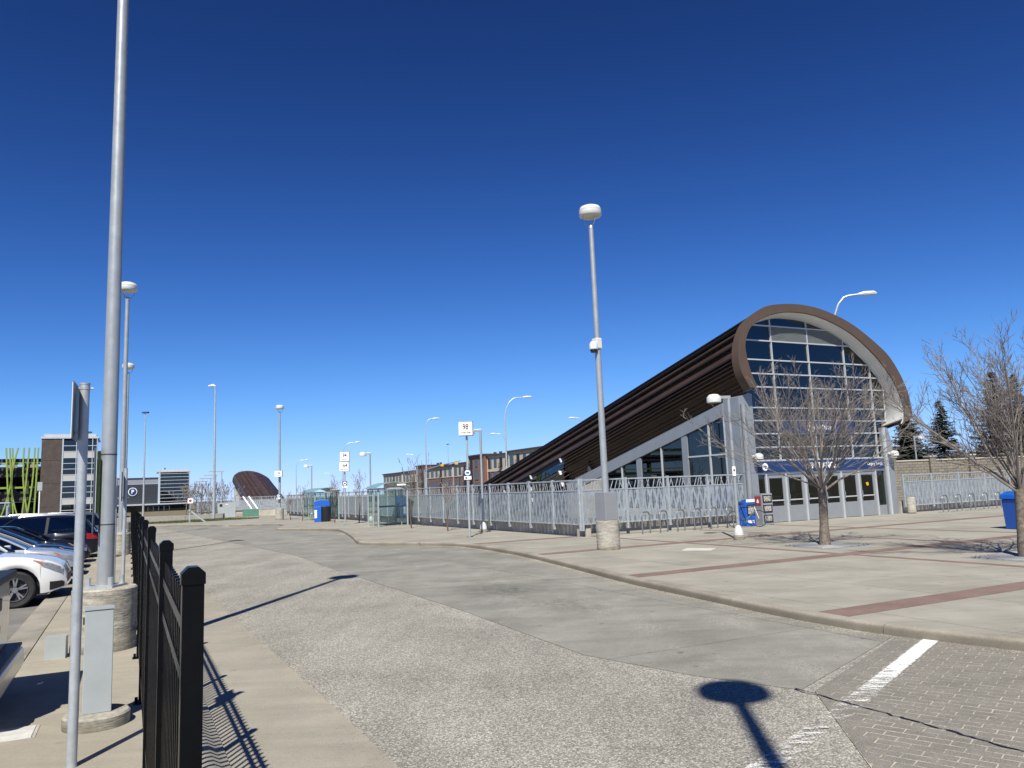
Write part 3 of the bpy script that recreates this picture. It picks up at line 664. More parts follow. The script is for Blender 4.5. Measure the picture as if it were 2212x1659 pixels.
# entrance glazing: transoms and posts, each pane a piece clipped to the arch
gl = [(-0.13, 0.13), (7.93, 0.13), (7.93, 4.30), (8.50, 4.55)]
inn0 = [(p[0], p[1]-SL*0.65) for p in INNS]
prof = [p for p in inn0 if p[1] > 4.6]
region = [(-0.13, 2.86), (7.93, 2.86), (7.93, 4.30), (8.45, 4.50)]+[(min(p[0], 8.52), p[1]) for p in reversed(prof) if not (p[0] > 8 and p[1] < 4.9)]+[(-0.32, 5.72), (-0.13, 5.65)]
HZ = [2.86, 3.42, 4.02, 4.60, 5.18, 6.11, 6.71, 7.34, 8.22, 8.92, 9.7]; VS = [-1.5, 1.35, 3.62, 5.96, 7.66, 9.2]
glz = MB()
for i in range(len(HZ)-1):
    for j in range(len(VS)-1):
        c = clip(region, [(-1, 0, -(VS[j]+0.03)), (1, 0, VS[j+1]-0.03), (0, -1, -(HZ[i]+0.03)), (0, 1, HZ[i+1]-0.03)])
        if len(c) < 3 or area(c) < 0.02: continue
        if i == 8 and j in (1, 2):
            g0 = MB().prism(c, (0, 0.02, 0), (1, 0, 0), (0, 0, 1), (0, 1, 0), 0, 0.03).build('louvre_panel', 'box_grey', st)
            lv = MB()
            for k in range(13):
                z = HZ[i]+0.06+k*0.052
                for cx in (c,):
                    x0, x1 = VS[j]+0.04, VS[j+1]-0.04; lv.add([(x0, 0.015, z+0.035), (x1, 0.015, z+0.035), (x1, -0.045, z), (x0, -0.045, z)], [(0, 1, 2, 3)])
            lv.build('louvre_blades', 'box_grey', g0)
            continue
        MB().prism(c, (0, 0.03, 0), (1, 0, 0), (0, 0, 1), (0, 1, 0), 0, 0.02).build('pane', 'glass_station', st)
def span_x(z):
    c = clip(region, [(0, -1, -(z-0.02)), (0, 1, z+0.02)]); return (min(p[0] for p in c), max(p[0] for p in c)) if len(c) > 2 else None
def span_z(x):
    c = clip(region, [(-1, 0, -(x-0.02)), (1, 0, x+0.02)]); return (min(p[1] for p in c), max(p[1] for p in c)) if len(c) > 2 else None
for z in HZ[1:-1]:
    s_ = span_x(z)
    if s_: MB().box(s_[0], s_[1], -0.055, 0.09, z-0.028, z+0.028).build('transom', 'mullion', st)
for x in VS[1:-1]:
    s_ = span_z(x)
    if s_: MB().box(x-0.027, x+0.027, -0.045, 0.11, s_[0], s_[1]).build('mullion', 'mullion', st)
MB().tube([(p[0], 0.02, p[1]) for p in region if p[1] > 4.4 and p[0] > 2], 0.035, 6).build('edge_frame', 'mullion', st, True)
# corner pillars, base beam
MB().box(-0.95, -0.14, -0.10, 0.86, 0.10, 2.30).build('pillar', 'clad_grey', st, bevel=0.01)
MB().box(-0.95, -0.14, -0.10, 0.86, 2.312, 4.60).build('pillar', 'clad_grey', st, bevel=0.01)
MB().prism([(-0.95, 4.612), (-0.14, 4.612), (-0.14, 5.75), (-0.30, 5.82), (-0.95, 5.62)], (0, -0.10, 0), (1, 0, 0), (0, 0, 1), (0, 1, 0), 0, 0.96).build('pillar', 'clad_grey', st)
MB().cyl((-0.80, -0.22, 0.13), (-0.80, -0.22, 5.3), 0.11, n=18).build('downpipe', 'door_grey', st, True)
MB().prism([(7.95, 0.10), (8.62, 0.10), (8.62, 2.20), (7.95, 2.20)], (0, -0.10, 0), (1, 0, 0), (0, 0, 1), (0, 1, 0), 0, 1.2).build('pillar', 'clad_grey', st)
MB().prism([(7.95, 2.212), (8.62, 2.212), (8.62, 3.55), (8.40, 4.28), (7.95, 4.28)], (0, -0.10, 0), (1, 0, 0), (0, 0, 1), (0, 1, 0), 0, 1.2).build('pillar', 'clad_grey', st)
MB().box(8.0, 8.14, -0.17, -0.105, 0.13, 4.28).build('corner_trim', 'mullion', st)
# right side wall below the roof
MB().prism([(1.1, 0.1), (15.0, -0.2), (15, 3.0), (1.1, 6.3)], (8.45, 0, 0), (0, 1, 0), (0, 0, 1), (1, 0, 0), 0, 0.15).build('side_wall', 'clad_grey', st)
# left side: sloping fascia over raked windows
def fz(t, top): return (5.66 if top else 5.08)-0.2285*t-(0.0)
cut = [0.86, 3.6, 7.4, 11.0, 14.95]
for i in range(4):
    t0, t1 = cut[i]+0.004, cut[i+1]-0.004
    MB().prism([(t0, fz(t0, 0)), (t1, fz(t1, 0)), (t1, fz(t1, 1)), (t0, fz(t0, 1))], (-0.98, 0, 0), (0, 1, 0), (0, 0, 1), (1, 0, 0), -0.02, 0.18).build('fascia_panel', 'clad_grey', st)
posts = [0.90, 1.97, 3.72, 5.57, 7.5, 9.09, 10.6]
for i in range(len(posts)-1):
    t0, t1 = posts[i]+0.03, posts[i+1]-0.03
    for (z0, f_) in ((0.75, 0), (2.9, 1)):
        if f_ == 0 and i < 2: poly = [(t0, 0.8), (t1, 0.8), (t1, 3.16), (t0, 3.16)]
        elif f_ == 0: poly = [(t0, 0.8), (t1, 0.8), (t1, fz(t1, 0)-0.06), (t0, fz(t0, 0)-0.06)]
        elif i < 2: poly = [(t0, 3.24), (t1, 3.24), (t1, fz(t1, 0)-0.06), (t0, fz(t0, 0)-0.06)]
        else: continue
        MB().prism(poly, (-0.90, 0, 0), (0, 1, 0), (0, 0, 1), (1, 0, 0), 0, 0.02).build('side_pane', 'glass_station', st)
for i, t in enumerate(posts):
    w_ = 0.20 if i in (2, 4) else 0.035
    MB().box(-0.97, -0.86, t-w_, t+w_, 0.5, fz(t, 0)-0.0).build('side_mullion', 'mullion' if w_ < 0.1 else 'clad_grey', st)
MB().box(-0.95, -0.88, 0.93, 3.52, 3.165, 3.235).build('side_transom', 'mullion', st)
MB().prism([(0.9, 0.1), (15, -0.3), (15, 0.2), (10.6, 1.2), (10.6, 0.78), (0.9, 0.78)], (-0.98, 0, 0), (0, 1, 0), (0, 0, 1), (1, 0, 0), 0, 0.2).build('side_plinth', 'wall_concrete', st)
MB().prism([(10.65, 0.1), (15, -0.2), (15, fz(15, 0)), (10.65, fz(10.65, 0))], (-0.96, 0, 0), (0, 1, 0), (0, 0, 1), (1, 0, 0), 0, 0.15).build('side_wall', 'wall_concrete', st)
# open flank beyond the cladding: raked glass strips on brackets
def zr(z, t): return z-SL*(t-TF)
for k, (s_, zz) in enumerate(((-1.02, 7.30), (-1.12, 6.55), (-1.00, 5.85))):
    MB().bar((s_, 15.05, zr(zz, 15.05)), (s_, 33.0, zr(zz, 33.0)), 0.10, 0.16).build('flank_rail', 'metal_dark', st)
    for t in (15.2, 19.2, 23.2, 27.2):
        MB().prism([(0, 0), (0.42, -0.05), (0.42, -0.16), (0.1, -0.26)], (s_-0.25, t, zr(zz, t)+0.05), (1, 0, 0), (0, 0, 1), (0, 1, 0), 0, 0.08).build('bracket', 'white', st)
for k, (s0, z0, s1, z1) in enumerate(((-1.0, 6.05, -1.1, 6.45), (-1.05, 6.75, -1.02, 7.2))):
    for t0 in (15.1, 19.2, 23.2, 27.2):
        t1 = t0+3.9
        MB().add([(s0, t0, zr(z0, t0)), (s0, t1, zr(z0, t1)), (s1, t1, zr(z1, t1)), (s1, t0, zr(z1, t0))], [(0, 1, 2, 3)]).build('flank_glass', 'glass_station', st)
# doors
DX = [0.36+1.158*i for i in range(7)]
hm = None
for i in range(6):
    x0, x1 = DX[i]+0.045, DX[i+1]-0.045
    mb = MB(); y0, y1 = -0.02, 0.05
    mb.box(x0, x0+0.14, y0, y1, 0.15, 2.22); mb.box(x1-0.14, x1, y0, y1, 0.15, 2.22); mb.box(x0+0.14, x1-0.14, y0, y1, 2.06, 2.22); mb.box(x0+0.14, x1-0.14, y0, y1, 0.15, 0.84)
    d_ = mb.build('door', 'door_grey', st)
    MB().box(x0+0.14, x1-0.14, 0.008, 0.022, 0.84, 2.06).build('door_glass', 'glass_door', d_)
    MB().box(x0+0.14, x1-0.14, -0.035, 0.075, 1.06, 1.11).build('push_bar', 'mullion', d_)
    h_ = MB().tube([(x0+0.08, -0.02, 1.00), (x0+0.08, -0.09, 1.02), (x0+0.08, -0.09, 1.32), (x0+0.08, -0.02, 1.34)], 0.016, 8); h_.build('door_handle', 'chrome', d_, True)
for i in range(7):
    MB().box(DX[i]-0.04, DX[i]+0.04, -0.07, 0.09, 0.13, 2.28).build('door_post', 'mullion', st)
MB().box(-0.13, 7.94, -0.06, 0.09, 2.225, 2.31).build('door_head', 'mullion', st)
MB().box(-0.13, 0.31, 0.0, 0.05, 0.60, 2.22).build('sidelight', 'glass_door', st); MB().box(-0.13, 0.31, -0.03, 0.06, 0.13, 0.59).build('sidelight_base', 'door_grey', st)
MB().box(7.36, 7.92, 0.0, 0.05, 0.60, 2.22).build('sidelight', 'glass_door', st); MB().box(7.36, 7.92, -0.03, 0.06, 0.13, 0.59).build('sidelight_base', 'door_grey', st)
MB().cyl((6.72, -0.03, 1.62), (6.72, -0.008, 1.62), 0.085, n=16).build('door_sticker', 'yellow', st)
# sign band with lettering
sb = MB().box(-0.14, 7.90, -0.12, 0.06, 2.315, 2.80).build('sign_band', 'navy', st)
MB().box(-0.14, 7.94, -0.09, 0.08, 2.802, 2.872).build('band_cap', 'mullion', st)
text('lettering', 'ENTRANCE', 0.36, 'white_clean', sb, (3.78, -0.126, 2.55), xs=0.92, bold=0.012)
text('lettering', 'Calgary Transit', 0.20, 'white_clean', sb, (7.78, -0.126, 2.56), xs=0.86, bold=0.002, align='RIGHT')
def disc_logo(par, x, y, z, r):
    d = MB().cyl((x, y, z), (x, y-0.006, z), r, n=28).build('emblem', 'white_clean', par)
    q = 0.62*r
    MB().prism([(-q, 0.10*r), (-0.35*r, 0.26*r), (q, 0.26*r), (q*0.75, 0.02*r), (0.30*r, 0.02*r), (0.16*r, -0.55*r), (-0.14*r, -0.55*r), (-0.04*r, 0.02*r), (-0.55*r, 0.02*r)], (x, y-0.006, z), (1, 0, 0), (0, 0, 1), (0, -1, 0), 0, 0.004).build('emblem_mark', 'navy', d)
disc_logo(sb, 0.28, -0.121, 2.56, 0.165)
us = MB().box(1.47, 6.08, -0.10, -0.06, 4.03, 4.60).build('upper_sign', 'navy', st)
MB().cyl((3.28, -0.10, 4.30), (3.28, -0.108, 4.30), 0.23, n=28).build('emblem', 'white_clean', us)
rg = MB().tube([(3.28+0.17*math.cos(R(a)), -0.110, 4.30+0.17*math.sin(R(a))) for a in range(20, 350, 22)], 0.017, 5); rg.build('emblem_mark', 'navy', us)
text('lettering', '69 Street', 0.34, 'white_clean', us, (3.60, -0.104, 4.30), xs=0.9, bold=0.004, align='LEFT')
# wall lamps on the pillars
for x in (-0.34, 8.28):
    l_ = MB().cyl((x, -0.11, 3.0), (x, -0.34, 3.0), 0.085, n=14).build('wall_lamp', 'lamp_white', st, True)
    MB().lathe([(0.19, 2.90), (0.19, 3.0), (0.165, 3.09), (0.10, 3.14), (0.0, 3.155)], 20, (x, -0.45)).build('lamp_hood', 'lamp_white', l_, True)
# interior: floor, back wall, counters, hall columns and lights seen through the glass
MB().box(-0.9, 8.4, 0.1, 16, 0.0, 0.128).build('hall_floor', 'lot_asphalt', st)
MB().prism([(-0.85, 0.13), (8.35, 0.13), (8.35, 4.0), (-0.85, 4.0)], (0, 12.5, 0), (1, 0, 0), (0, 0, 1), (0, 1, 0), 0, 0.2).build('hall_wall', 'deck_dark', st)
MB().box(4.4, 8.3, 8.0, 8.2, 0.13, 2.6).build('hall_partition', 'spandrel', st)
MB().box(0.2, 2.4, 7.0, 7.6, 0.13, 1.9).build('ticket_machine', 'metal_dark', st)
for x in (0.55, 3.62, 5.96): MB().cyl((x, 1.6, 0.13), (x, 1.6, 8.2), 0.11, n=12).build('hall_column', 'spandrel', st, True)
for z in (4.3, 6.4): MB().box(-0.6, 8.3, 1.45, 1.75, z, z+0.18).build('hall_beam', 'spandrel', st)
for x, z in ((5.6, 1.15), (3.5, 1.1), (1.6, 1.1)): MB().box(x, x+1.5, 3.4, 3.5, z, z+0.07).build('handrail', 'spandrel', st)

# ------------------------------------------------------------------ twin entrance at the far end of the platform
s2 = thing('far_station_entrance', 'distant brown barrel-roofed entrance sloping down behind the bus shelters', 'station', stn(2.0, 200), AL)
shell(s2, TF, 36.0, -1, 15.0, npan=16, cut_z=6.6)
for x in (-0.5, 0.9, 3.0, 5.5, 8.3): MB().box(x-0.15, x+0.15, -0.3, 0.0, 0, 6.2).build('column', 'mullion', s2)
for k, x in enumerate((-0.4, 1.0, 3.1, 5.6)): MB().box(x, x+1.25 if k < 1 else x+2.0, -0.2, -0.15, 0.3, 5.8).build('pane', 'glass_station', s2)
MB().prism([(-1, 0.0), (-14, 0.0), (-14, 2.6), (-1, 5.6)], (-0.95, 0, 0), (0, 1, 0), (0, 0, 1), (1, 0, 0), 0, 0.2).build('side_wall', 'clad_grey', s2)
for k in range(8): MB().bar((-1.0, -1.2-k*1.5, 0.4), (-1.0, -1.2-k*1.5, 5.4-k*0.33), 0.14).build('side_mullion', 'mullion', s2)
# ------------------------------------------------------------------ perforated screen fences
def panel_mesh(wd, z0=0.62, z1=1.87): return MB().box(0.05, wd-0.05, -0.004, 0.004, z0, z1).mesh('screen_panel', 'screen')
def lattice_mesh(wd, z0, z1, seed):
    random.seed(seed); mb = MB(); x = 0.08; up = True
    pat = [0.16, 0.13, 0.22, 0.10, 0.18, 0.15, 0.2, 0.12, 0.17, 0.15]
    i = 0
    while x < wd-0.12:
        dx = random.uniform(0.09, 0.15)*(1 if i % 2 == 0 else -1) if i % 3 else random.uniform(0.10, 0.14)
        x2 = min(wd-0.06, max(0.06, x+dx)); mb.bar((x, 0, z0), (x2, 0, z1), 0.030, 0.010, up=(0, 1, 0)); x += random.uniform(0.12, 0.20); i += 1
    return mb
def frame_mesh(wd, z0, zm, z1):
    mb = MB(); mb.box(0.0, wd, -0.03, 0.03, z1-0.05, z1); mb.box(0.05, wd-0.05, -0.022, 0.022, zm-0.015, zm+0.03); mb.box(0.05, wd-0.05, -0.022, 0.022, z0-0.045, z0)
    return mb
def screen_fence(name, label, origin, rz, n, wd, z0, zm, z1, wall_h, grp, posts_to=0.35):
    f = thing(name, label, 'fence', origin, rz, grp)
    pm_ = panel_mesh(wd, z0, zm); fm = frame_mesh(wd, z0, zm, z1).mesh('panel_frame', 'galv')
    lms = [lattice_mesh(wd, zm+0.02, z1-0.04, k).mesh('panel_lattice', 'galv') for k in range(4)]
    pom = MB().box(-0.045, 0.045, -0.05, 0.05, posts_to, z1+0.03).mesh('post', 'galv')
    for i in range(n):
        random.seed(i*7); p = obj('screen_panel', pm_, f); p.location = (i*wd, 0, 0)
        q = obj('panel_frame', fm, p); l_ = obj('panel_lattice', lms[i % 4], p)
        mbw = MB().box(i*wd+0.004, (i+1)*wd-0.004, 0.24, 0.46, -0.05, wall_h).build('wall_block', 'wall_concrete', f)
        MB().box(i*wd+0.3, i*wd+0.36, -0.02, 0.12, z0-0.04, z0-0.01).build('fixing', 'galv', f)
    for i in range(n+1):
        p = obj('post', pom, f); p.location = (i*wd, -0.005, 0)
    return f
SG = 'perforated screens round the station'
screen_fence('screen_fence', 'perforated galvanised screen fence behind the bicycle hoops left of the entrance doors', stn(-9.07, 0.02), AL, 4, 2.06, 0.62, 1.87, 2.30, 0.80, SG)
screen_fence('screen_fence', 'long perforated galvanised screen fence running behind the bus shelters and saplings', stn(-9.12, 0.10), AL+R(90), 30, 2.06, 0.62, 1.87, 2.30, 0.80, SG)
screen_fence('screen_fence', 'perforated galvanised screen fence right of the entrance, beneath the block wall', stn(9.25, 0.02), AL, 4, 2.12, 0.50, 1.62, 1.98, 0.70, SG)
for e in (bpy.data.objects['screen_fence.001'],):
    for c in e.children:
        if c.name.startswith('wall_block'): c.location.y -= 0.70   # this run carries its blocks on the track side
c_ = MB().lathe([(0.20, 0.05), (0.20, 0.75), (0.17, 0.80), (0.0, 0.80)], 20); o = c_.build('concrete_bollard', 'cast_concrete', None, True); o.location = stn(8.95, -0.55, 0.1)
tag(o, 'short pale concrete bollard beside the right entrance pillar', 'bollard')

# ------------------------------------------------------------------ tall disc lamps
def disc_lamp(label, loc, H=10.9, base_h=0.85, base_r=0.37, box=False, camera=False, signs=None, rz=0.0, grp='tall disc lamps'):
    t = thing('disc_lamp', label, 'lamp post', loc, rz, grp)
    b_ = MB(); pr = [(base_r, -0.10)]
    for k in range(13): z = base_h*k/12; pr.append((base_r*(1.0+0.006*math.sin(k*2.3)), max(0.001, z)))
    pr += [(base_r*0.96, base_h+0.02), (0.0, base_h+0.02)]
    b_.lathe(pr, 36).build('concrete_base', 'cast_concrete', t, True)
    zb = base_h+0.02
    MB().box(-0.20, 0.20, -0.20, 0.20, zb, zb+0.03).build('base_plate', 'galv', t)
    for sx in (-1, 1):
        for sy in (-1, 1): MB().cyl((sx*0.15, sy*0.15, zb+0.03), (sx*0.15, sy*0.15, zb+0.14), 0.036, n=8).build('anchor_bolt', 'galv', t)
    if box: MB().box(-0.24, 0.24, -0.24, 0.24, base_h+0.022, base_h+0.86).build('base_box', 'box_dark', t, bevel=0.012)
    MB().tube([(0, 0, zb+0.03), (0, 0, zb+3), (0, 0, H-0.75)], [0.105, 0.098, 0.075], 20).build('pole', 'pole_grey', t, True)
    top = H-0.75
    MB().cyl((0, 0, top), (0, 0, top+0.14), 0.085, 0.06, 14).build('pole_cap', 'pole_grey', t, True)
    for k in range(3):
        a_ = R(k*120+30); c, s_ = math.cos(a_), math.sin(a_)
        MB().tube([(0.04*c, 0.04*s_, top+0.06), (0.16*c, 0.16*s_, top+0.12), (0.24*c, 0.24*s_, top+0.28), (0.25*c, 0.25*s_, top+0.42)], 0.014, 6).build('yoke', 'pole_grey', t, True)
    hd = MB().lathe([(0.33, H-0.36), (0.355, H-0.33), (0.36, H-0.24), (0.35, H-0.235), (0.355, H-0.15), (0.345, H-0.14), (0.31, H-0.06), (0.20, H-0.015), (0.0, H)], 36).build('lamp_head', 'lamp_white', t, True)
    MB().lathe([(0.0, H-0.40), (0.22, H-0.395), (0.31, H-0.37), (0.33, H-0.355)], 30).build('lens', 'lens', hd, True)
    if camera:
        k = MB().box(-0.13, 0.09, -0.13, 0.13, 6.12, 6.46).build('camera_bracket', 'lamp_white', t, bevel=0.03)
        MB().lathe([(0.0, 5.98), (0.09, 6.0), (0.115, 6.08)], 18, (-0.2, -0.05)).build('camera_dome', 'black_plastic', k, True)
        MB().lathe([(0.12, 6.08), (0.135, 6.10), (0.13, 6.26), (0.08, 6.34), (0, 6.35)], 18, (-0.2, -0.05)).build('camera_hood', 'lamp_white', k, True)
    return t
disc_lamp('tall disc lamp with a security camera on a drum base beside the bike hoops', (2.71, 23.61, PZ), 10.78, 0.85, 0.35, box=True, camera=True, rz=R(32))
lampL = disc_lamp('tall disc lamp on a stained drum base beside the grey meter pedestal', lft(-0.42, 3.45, PZ), 10.85, 0.80, 0.40)
disc_lamp('tall disc lamp on a drum base beside the black sedans', lft(-0.42, 25.2, PZ), 10.8, 0.80, 0.36)
disc_lamp('tall disc lamp at the far end of the black picket fence', lft(-0.42, 45.3, PZ), 10.8, 0.80, 0.36)
disc_lamp('tall disc lamp carrying the route 156 stop sign', (-20.96, 68.75, PZ), 10.2, 0.95, 0.36)
disc_lamp('tall disc lamp whose shadow falls across the worn crosswalk', (0.87, -1.30, 0.0), 10.9, 0.85, 0.35)

# ------------------------------------------------------------------ low dome lamps on arms
def dome_lamp(label, loc, H=4.75, rz=0.0, base=True):
    t = thing('dome_lamp', label, 'lamp post', loc, rz, 'low dome lamps of the plaza')
    if base: MB().lathe([(0.17, -0.08), (0.17, 0.14), (0.0, 0.15)], 20).build('concrete_base', 'cast_concrete', t, True)
    MB().lathe([(0.155, 0.15), (0.155, 0.20), (0.14, 0.30), (0.10, 0.40), (0.062, 0.46)], 20).build('pole_shoe', 'lamp_white', t, True)
    MB().tube([(0, 0, 0.44), (0, 0, H-0.04)], 0.055, 14).build('pole', 'pole_grey', t, True)
    MB().box(-0.30, 0.07, -0.05, 0.05, H-0.13, H-0.03).build('arm', 'pole_grey', t, bevel=0.01)
    hd = MB().lathe([(0.235, H-0.24), (0.24, H-0.16), (0.225, H-0.06), (0.15, H+0.02), (0.0, H+0.045)], 24, (-0.50, 0)).build('lamp_hood', 'lamp_white', t, True)
    MB().lathe([(0.0, H-0.25), (0.23, H-0.242)], 20, (-0.50, 0)).build('lens', 'lens', hd)
    return t
dome_lamp('low dome lamp standing beside the parked bicycle', (7.14, 25.36, PZ), 4.72, R(8))
dome_lamp('low dome lamp just behind the route 98 sign', (-1.56, 35.68, PZ), 4.75, R(2))
dome_lamp('low dome lamp rising behind the glass shelter nearer the station', (-10.0, 53.3, PZ), 4.8, R(4))
dome_lamp('low dome lamp rising behind the farther glass shelter', (-18.6, 70.6, PZ), 4.8, R(4))
dome_lamp('low dome lamp behind the screen fence below the spruces', (29.0, 56.0, -0.1), 4.8, R(180))
tl = bpy.data.objects['dome_lamp']
pl = MB().box(-0.085, 0.03, -0.075, -0.06, 2.05, 2.36).build('notice_plate', 'white', tl)
MB().box(-0.05, 0.0, -0.08, -0.0755, 2.2, 2.27).build('notice_print', 'black_text', pl)

# ------------------------------------------------------------------ street lights beyond the tracks
def cobra(label, loc, H, rz, reach=2.6):
    t = thing('street_light', label, 'street light', loc, rz, 'street lights beyond the tracks')
    pts = [(0, 0, 0), (0, 0, H*0.5), (0, 0, H-2.6)]+[(reach*0.62*(1-math.cos(R(a))), 0, H-2.6+2.55*math.sin(R(a))) for a in (15, 35, 55, 75, 90)]+[(reach, 0, H)]
    MB().tube(pts, [0.11, 0.095, 0.075]+[0.06]*5+[0.045], 8).build('pole', 'galv', t, True)
    MB().tube([(reach-0.1, 0, H), (reach+0.25, 0, H+0.03), (reach+0.8, 0, H+0.02), (reach+0.95, 0, H-0.02)], [0.06, 0.13, 0.14, 0.06], 8).build('lamp_head', 'lamp_white', t, True)
cobra('curved street light rising behind the arched roof', (19.2, 45.0, -0.3), 13.0, R(-8), 1.7)
cobra('curved street light beside the traffic signal mast', (-13.3, 115.6, -0.3), 13.3, R(15), 1.2)
cobra('tallest curved street light left of the station roof', (-1.0, 90.7, -0.3), 13.1, R(12), 2.4)
cobra('curved street light facing left beside the apartment roofs', (-27.5, 217, -0.3), 13.0, R(180), 2.2)
cobra('curved street light standing behind the route 94 sign', (-35.0, 157.0, -0.3), 13.0, R(12), 2.6)
cobra('curved street light right of the far brown roof', (-63.5, 224.0, -0.3), 13.0, R(12), 2.6)
cobra('small curved street light facing left near the apartment bays', (-1.6, 149, -0.3), 13.0, R(180), 2.0)
cobra('street light tip peeking over the sloping station roof', (11.3, 121, -0.3), 13.0, R(180), 1.6)
cobra('tiny curved street light facing left over the far shelter', (-85.0, 358, -0.3), 12.8, R(180), 3.0)
def high_mast(label, loc, H, r=0.16, kind=0):
    t = thing('high_mast', label, 'light mast', loc, 0, 'tall single masts beyond the road')
    MB().tube([(0, 0, 0), (0, 0, H*0.6), (0, 0, H-0.5), (-0.05, 0, H)], [r, r*0.7, r*0.45, r*0.4], 10).build('pole', 'galv', t, True)
    MB().lathe([(0.16, 0.0), (0.16, 0.25), (0, 0.26)], 10).build('base', 'cast_concrete', t)
    if kind == 0: MB().tube([(0.05, 0, H), (-0.25, 0, H+0.1), (-0.75, 0, H+0.02)], [0.05, 0.15, 0.10], 8).build('lamp_head', 'lamp_white', t, True)
    else: MB().box(-0.45, 0.45, -0.2, 0.2, H, H+0.22).build('lamp_head', 'metal_dark', t)
high_mast('tall grey mast with a single lamp beyond the grass strip', (-32.1, 82.4, 0), 14.3)
high_mast('slim dark-headed mast in front of the grey parking building', (-54.3, 113, 0), 15.2, 0.15, 1)
high_mast('thin floodlight mast above the apartment roofs', (-21.6, 250, 0), 17.0, 0.15, 1)
# signal mast
t = thing('signal_mast', 'traffic signal mast arm with yellow signal backs in front of the apartments', 'traffic signal', (-13.6, 116.4, -0.3), 0)
MB().tube([(0, 0, 0), (0, 0, 5.7)], [0.14, 0.10], 10).build('pole', 'galv', t)
MB().tube([(0, 0, 5.6), (3.2, -7, 6.05), (6.4, -14, 6.3)], [0.10, 0.075, 0.05], 8).build('mast_arm', 'galv', t)
for f in (0.52, 0.9):
    p = Vector((6.4*f, -14*f, 6.0))
    s_ = MB().box(p.x-0.2, p.x+0.2, p.y-0.55, p.y+0.55, p.z-0.16, p.z+0.16).build('signal_head', 'yellow', t)
    MB().box(p.x-0.21, p.x-0.205, p.y-0.3, p.y+0.3, p.z-0.13, p.z+0.13).build('signal_face', 'black_plastic', s_)

# ------------------------------------------------------------------ bus stop signs
def stop_sign(label, loc, boxes, plate_z, rz=0.0, pole=True, H=4.9, name='bus_stop_sign'):
    t = thing(name, label, 'sign', loc, rz, 'bus stop signs')
    if pole:
        MB().cyl((0, 0, 0.0), (0, 0, 0.012), 0.14, n=16).build('base_plate', 'metal_dark', t)
        MB().tube([(0, 0, 0.0), (0, 0, H-0.15)], 0.045, 12).build('pole', 'galv', t, True)
    for k, (z0, z1, wd, num, sub, dx) in enumerate(boxes):
        b_ = MB().box(dx-wd/2, dx+wd/2, -0.19, 0.19, z0, z1).build('sign_box', 'white', t, bevel=0.008)
        h_ = z1-z0
        MB().box(dx-wd/2-0.012, dx+wd/2+0.012, -0.20, 0.20, z1, z1+0.02).build('box_trim', 'galv', b_); MB().box(dx-wd/2-0.012, dx+wd/2+0.012, -0.20, 0.20, z0-0.02, z0).build('box_trim', 'galv', b_)
        text('number', num, h_*0.58, 'black_text', b_, (dx, -0.194, z0+h_*0.60), xs=0.78, bold=0.0035)
        text('route_name', sub, h_*0.155, 'black_text', b_, (dx, -0.194, z0+h_*0.20), xs=0.9, bold=0.001)
    z = plate_z
    p_ = MB().box(-0.155, 0.155, -0.075, -0.06, z, z+0.28).build('stop_plate', 'navy', t)
    MB().cyl((0, -0.0755, z+0.145), (0, -0.079, z+0.145), 0.115, n=22).build('emblem', 'white_clean', p_)
    mk = MB(); mk.box(-0.062, 0.062, -0.083, -0.0795, z+0.115, z+0.175); mk.box(-0.05, -0.018, -0.0825, -0.0792, z+0.092, z+0.114); mk.box(0.018, 0.05, -0.0825, -0.0792, z+0.092, z+0.114)
    mk.build('bus_mark', 'navy', p_)
    q = MB().box(-0.155, 0.155, -0.075, -0.06, z-0.145, z-0.002).build('number_plate', 'white', t)
    MB().box(-0.10, -0.03, -0.078, -0.0755, z-0.11, z-0.04).build('print', 'black_text', q)
    return t
stop_sign('route 98 bus stop sign, a white cube on a steel pole', (-2.01, 32.6, PZ), [(4.24, 4.80, 0.58, '98', 'Cougar Ridge', -0.02)], 2.52, R(-2))
stop_sign('stacked route 94 and 164 bus stop sign between the shelters', (-11.26, 51.04, PZ), [(4.16, 4.76, 0.60, '94', 'Strathcona', 0.02), (3.50, 4.10, 0.60, '164', 'Aspen Summit', -0.02)], 2.55, R(6), H=3.6)
stop_sign('route 156 bus stop sign mounted on a tall disc lamp', (-20.96, 68.70-0.25, PZ), [(3.78, 4.30, 0.62, '156', 'Aspen Woods', 0.0)], 1.96, R(6), pole=False)

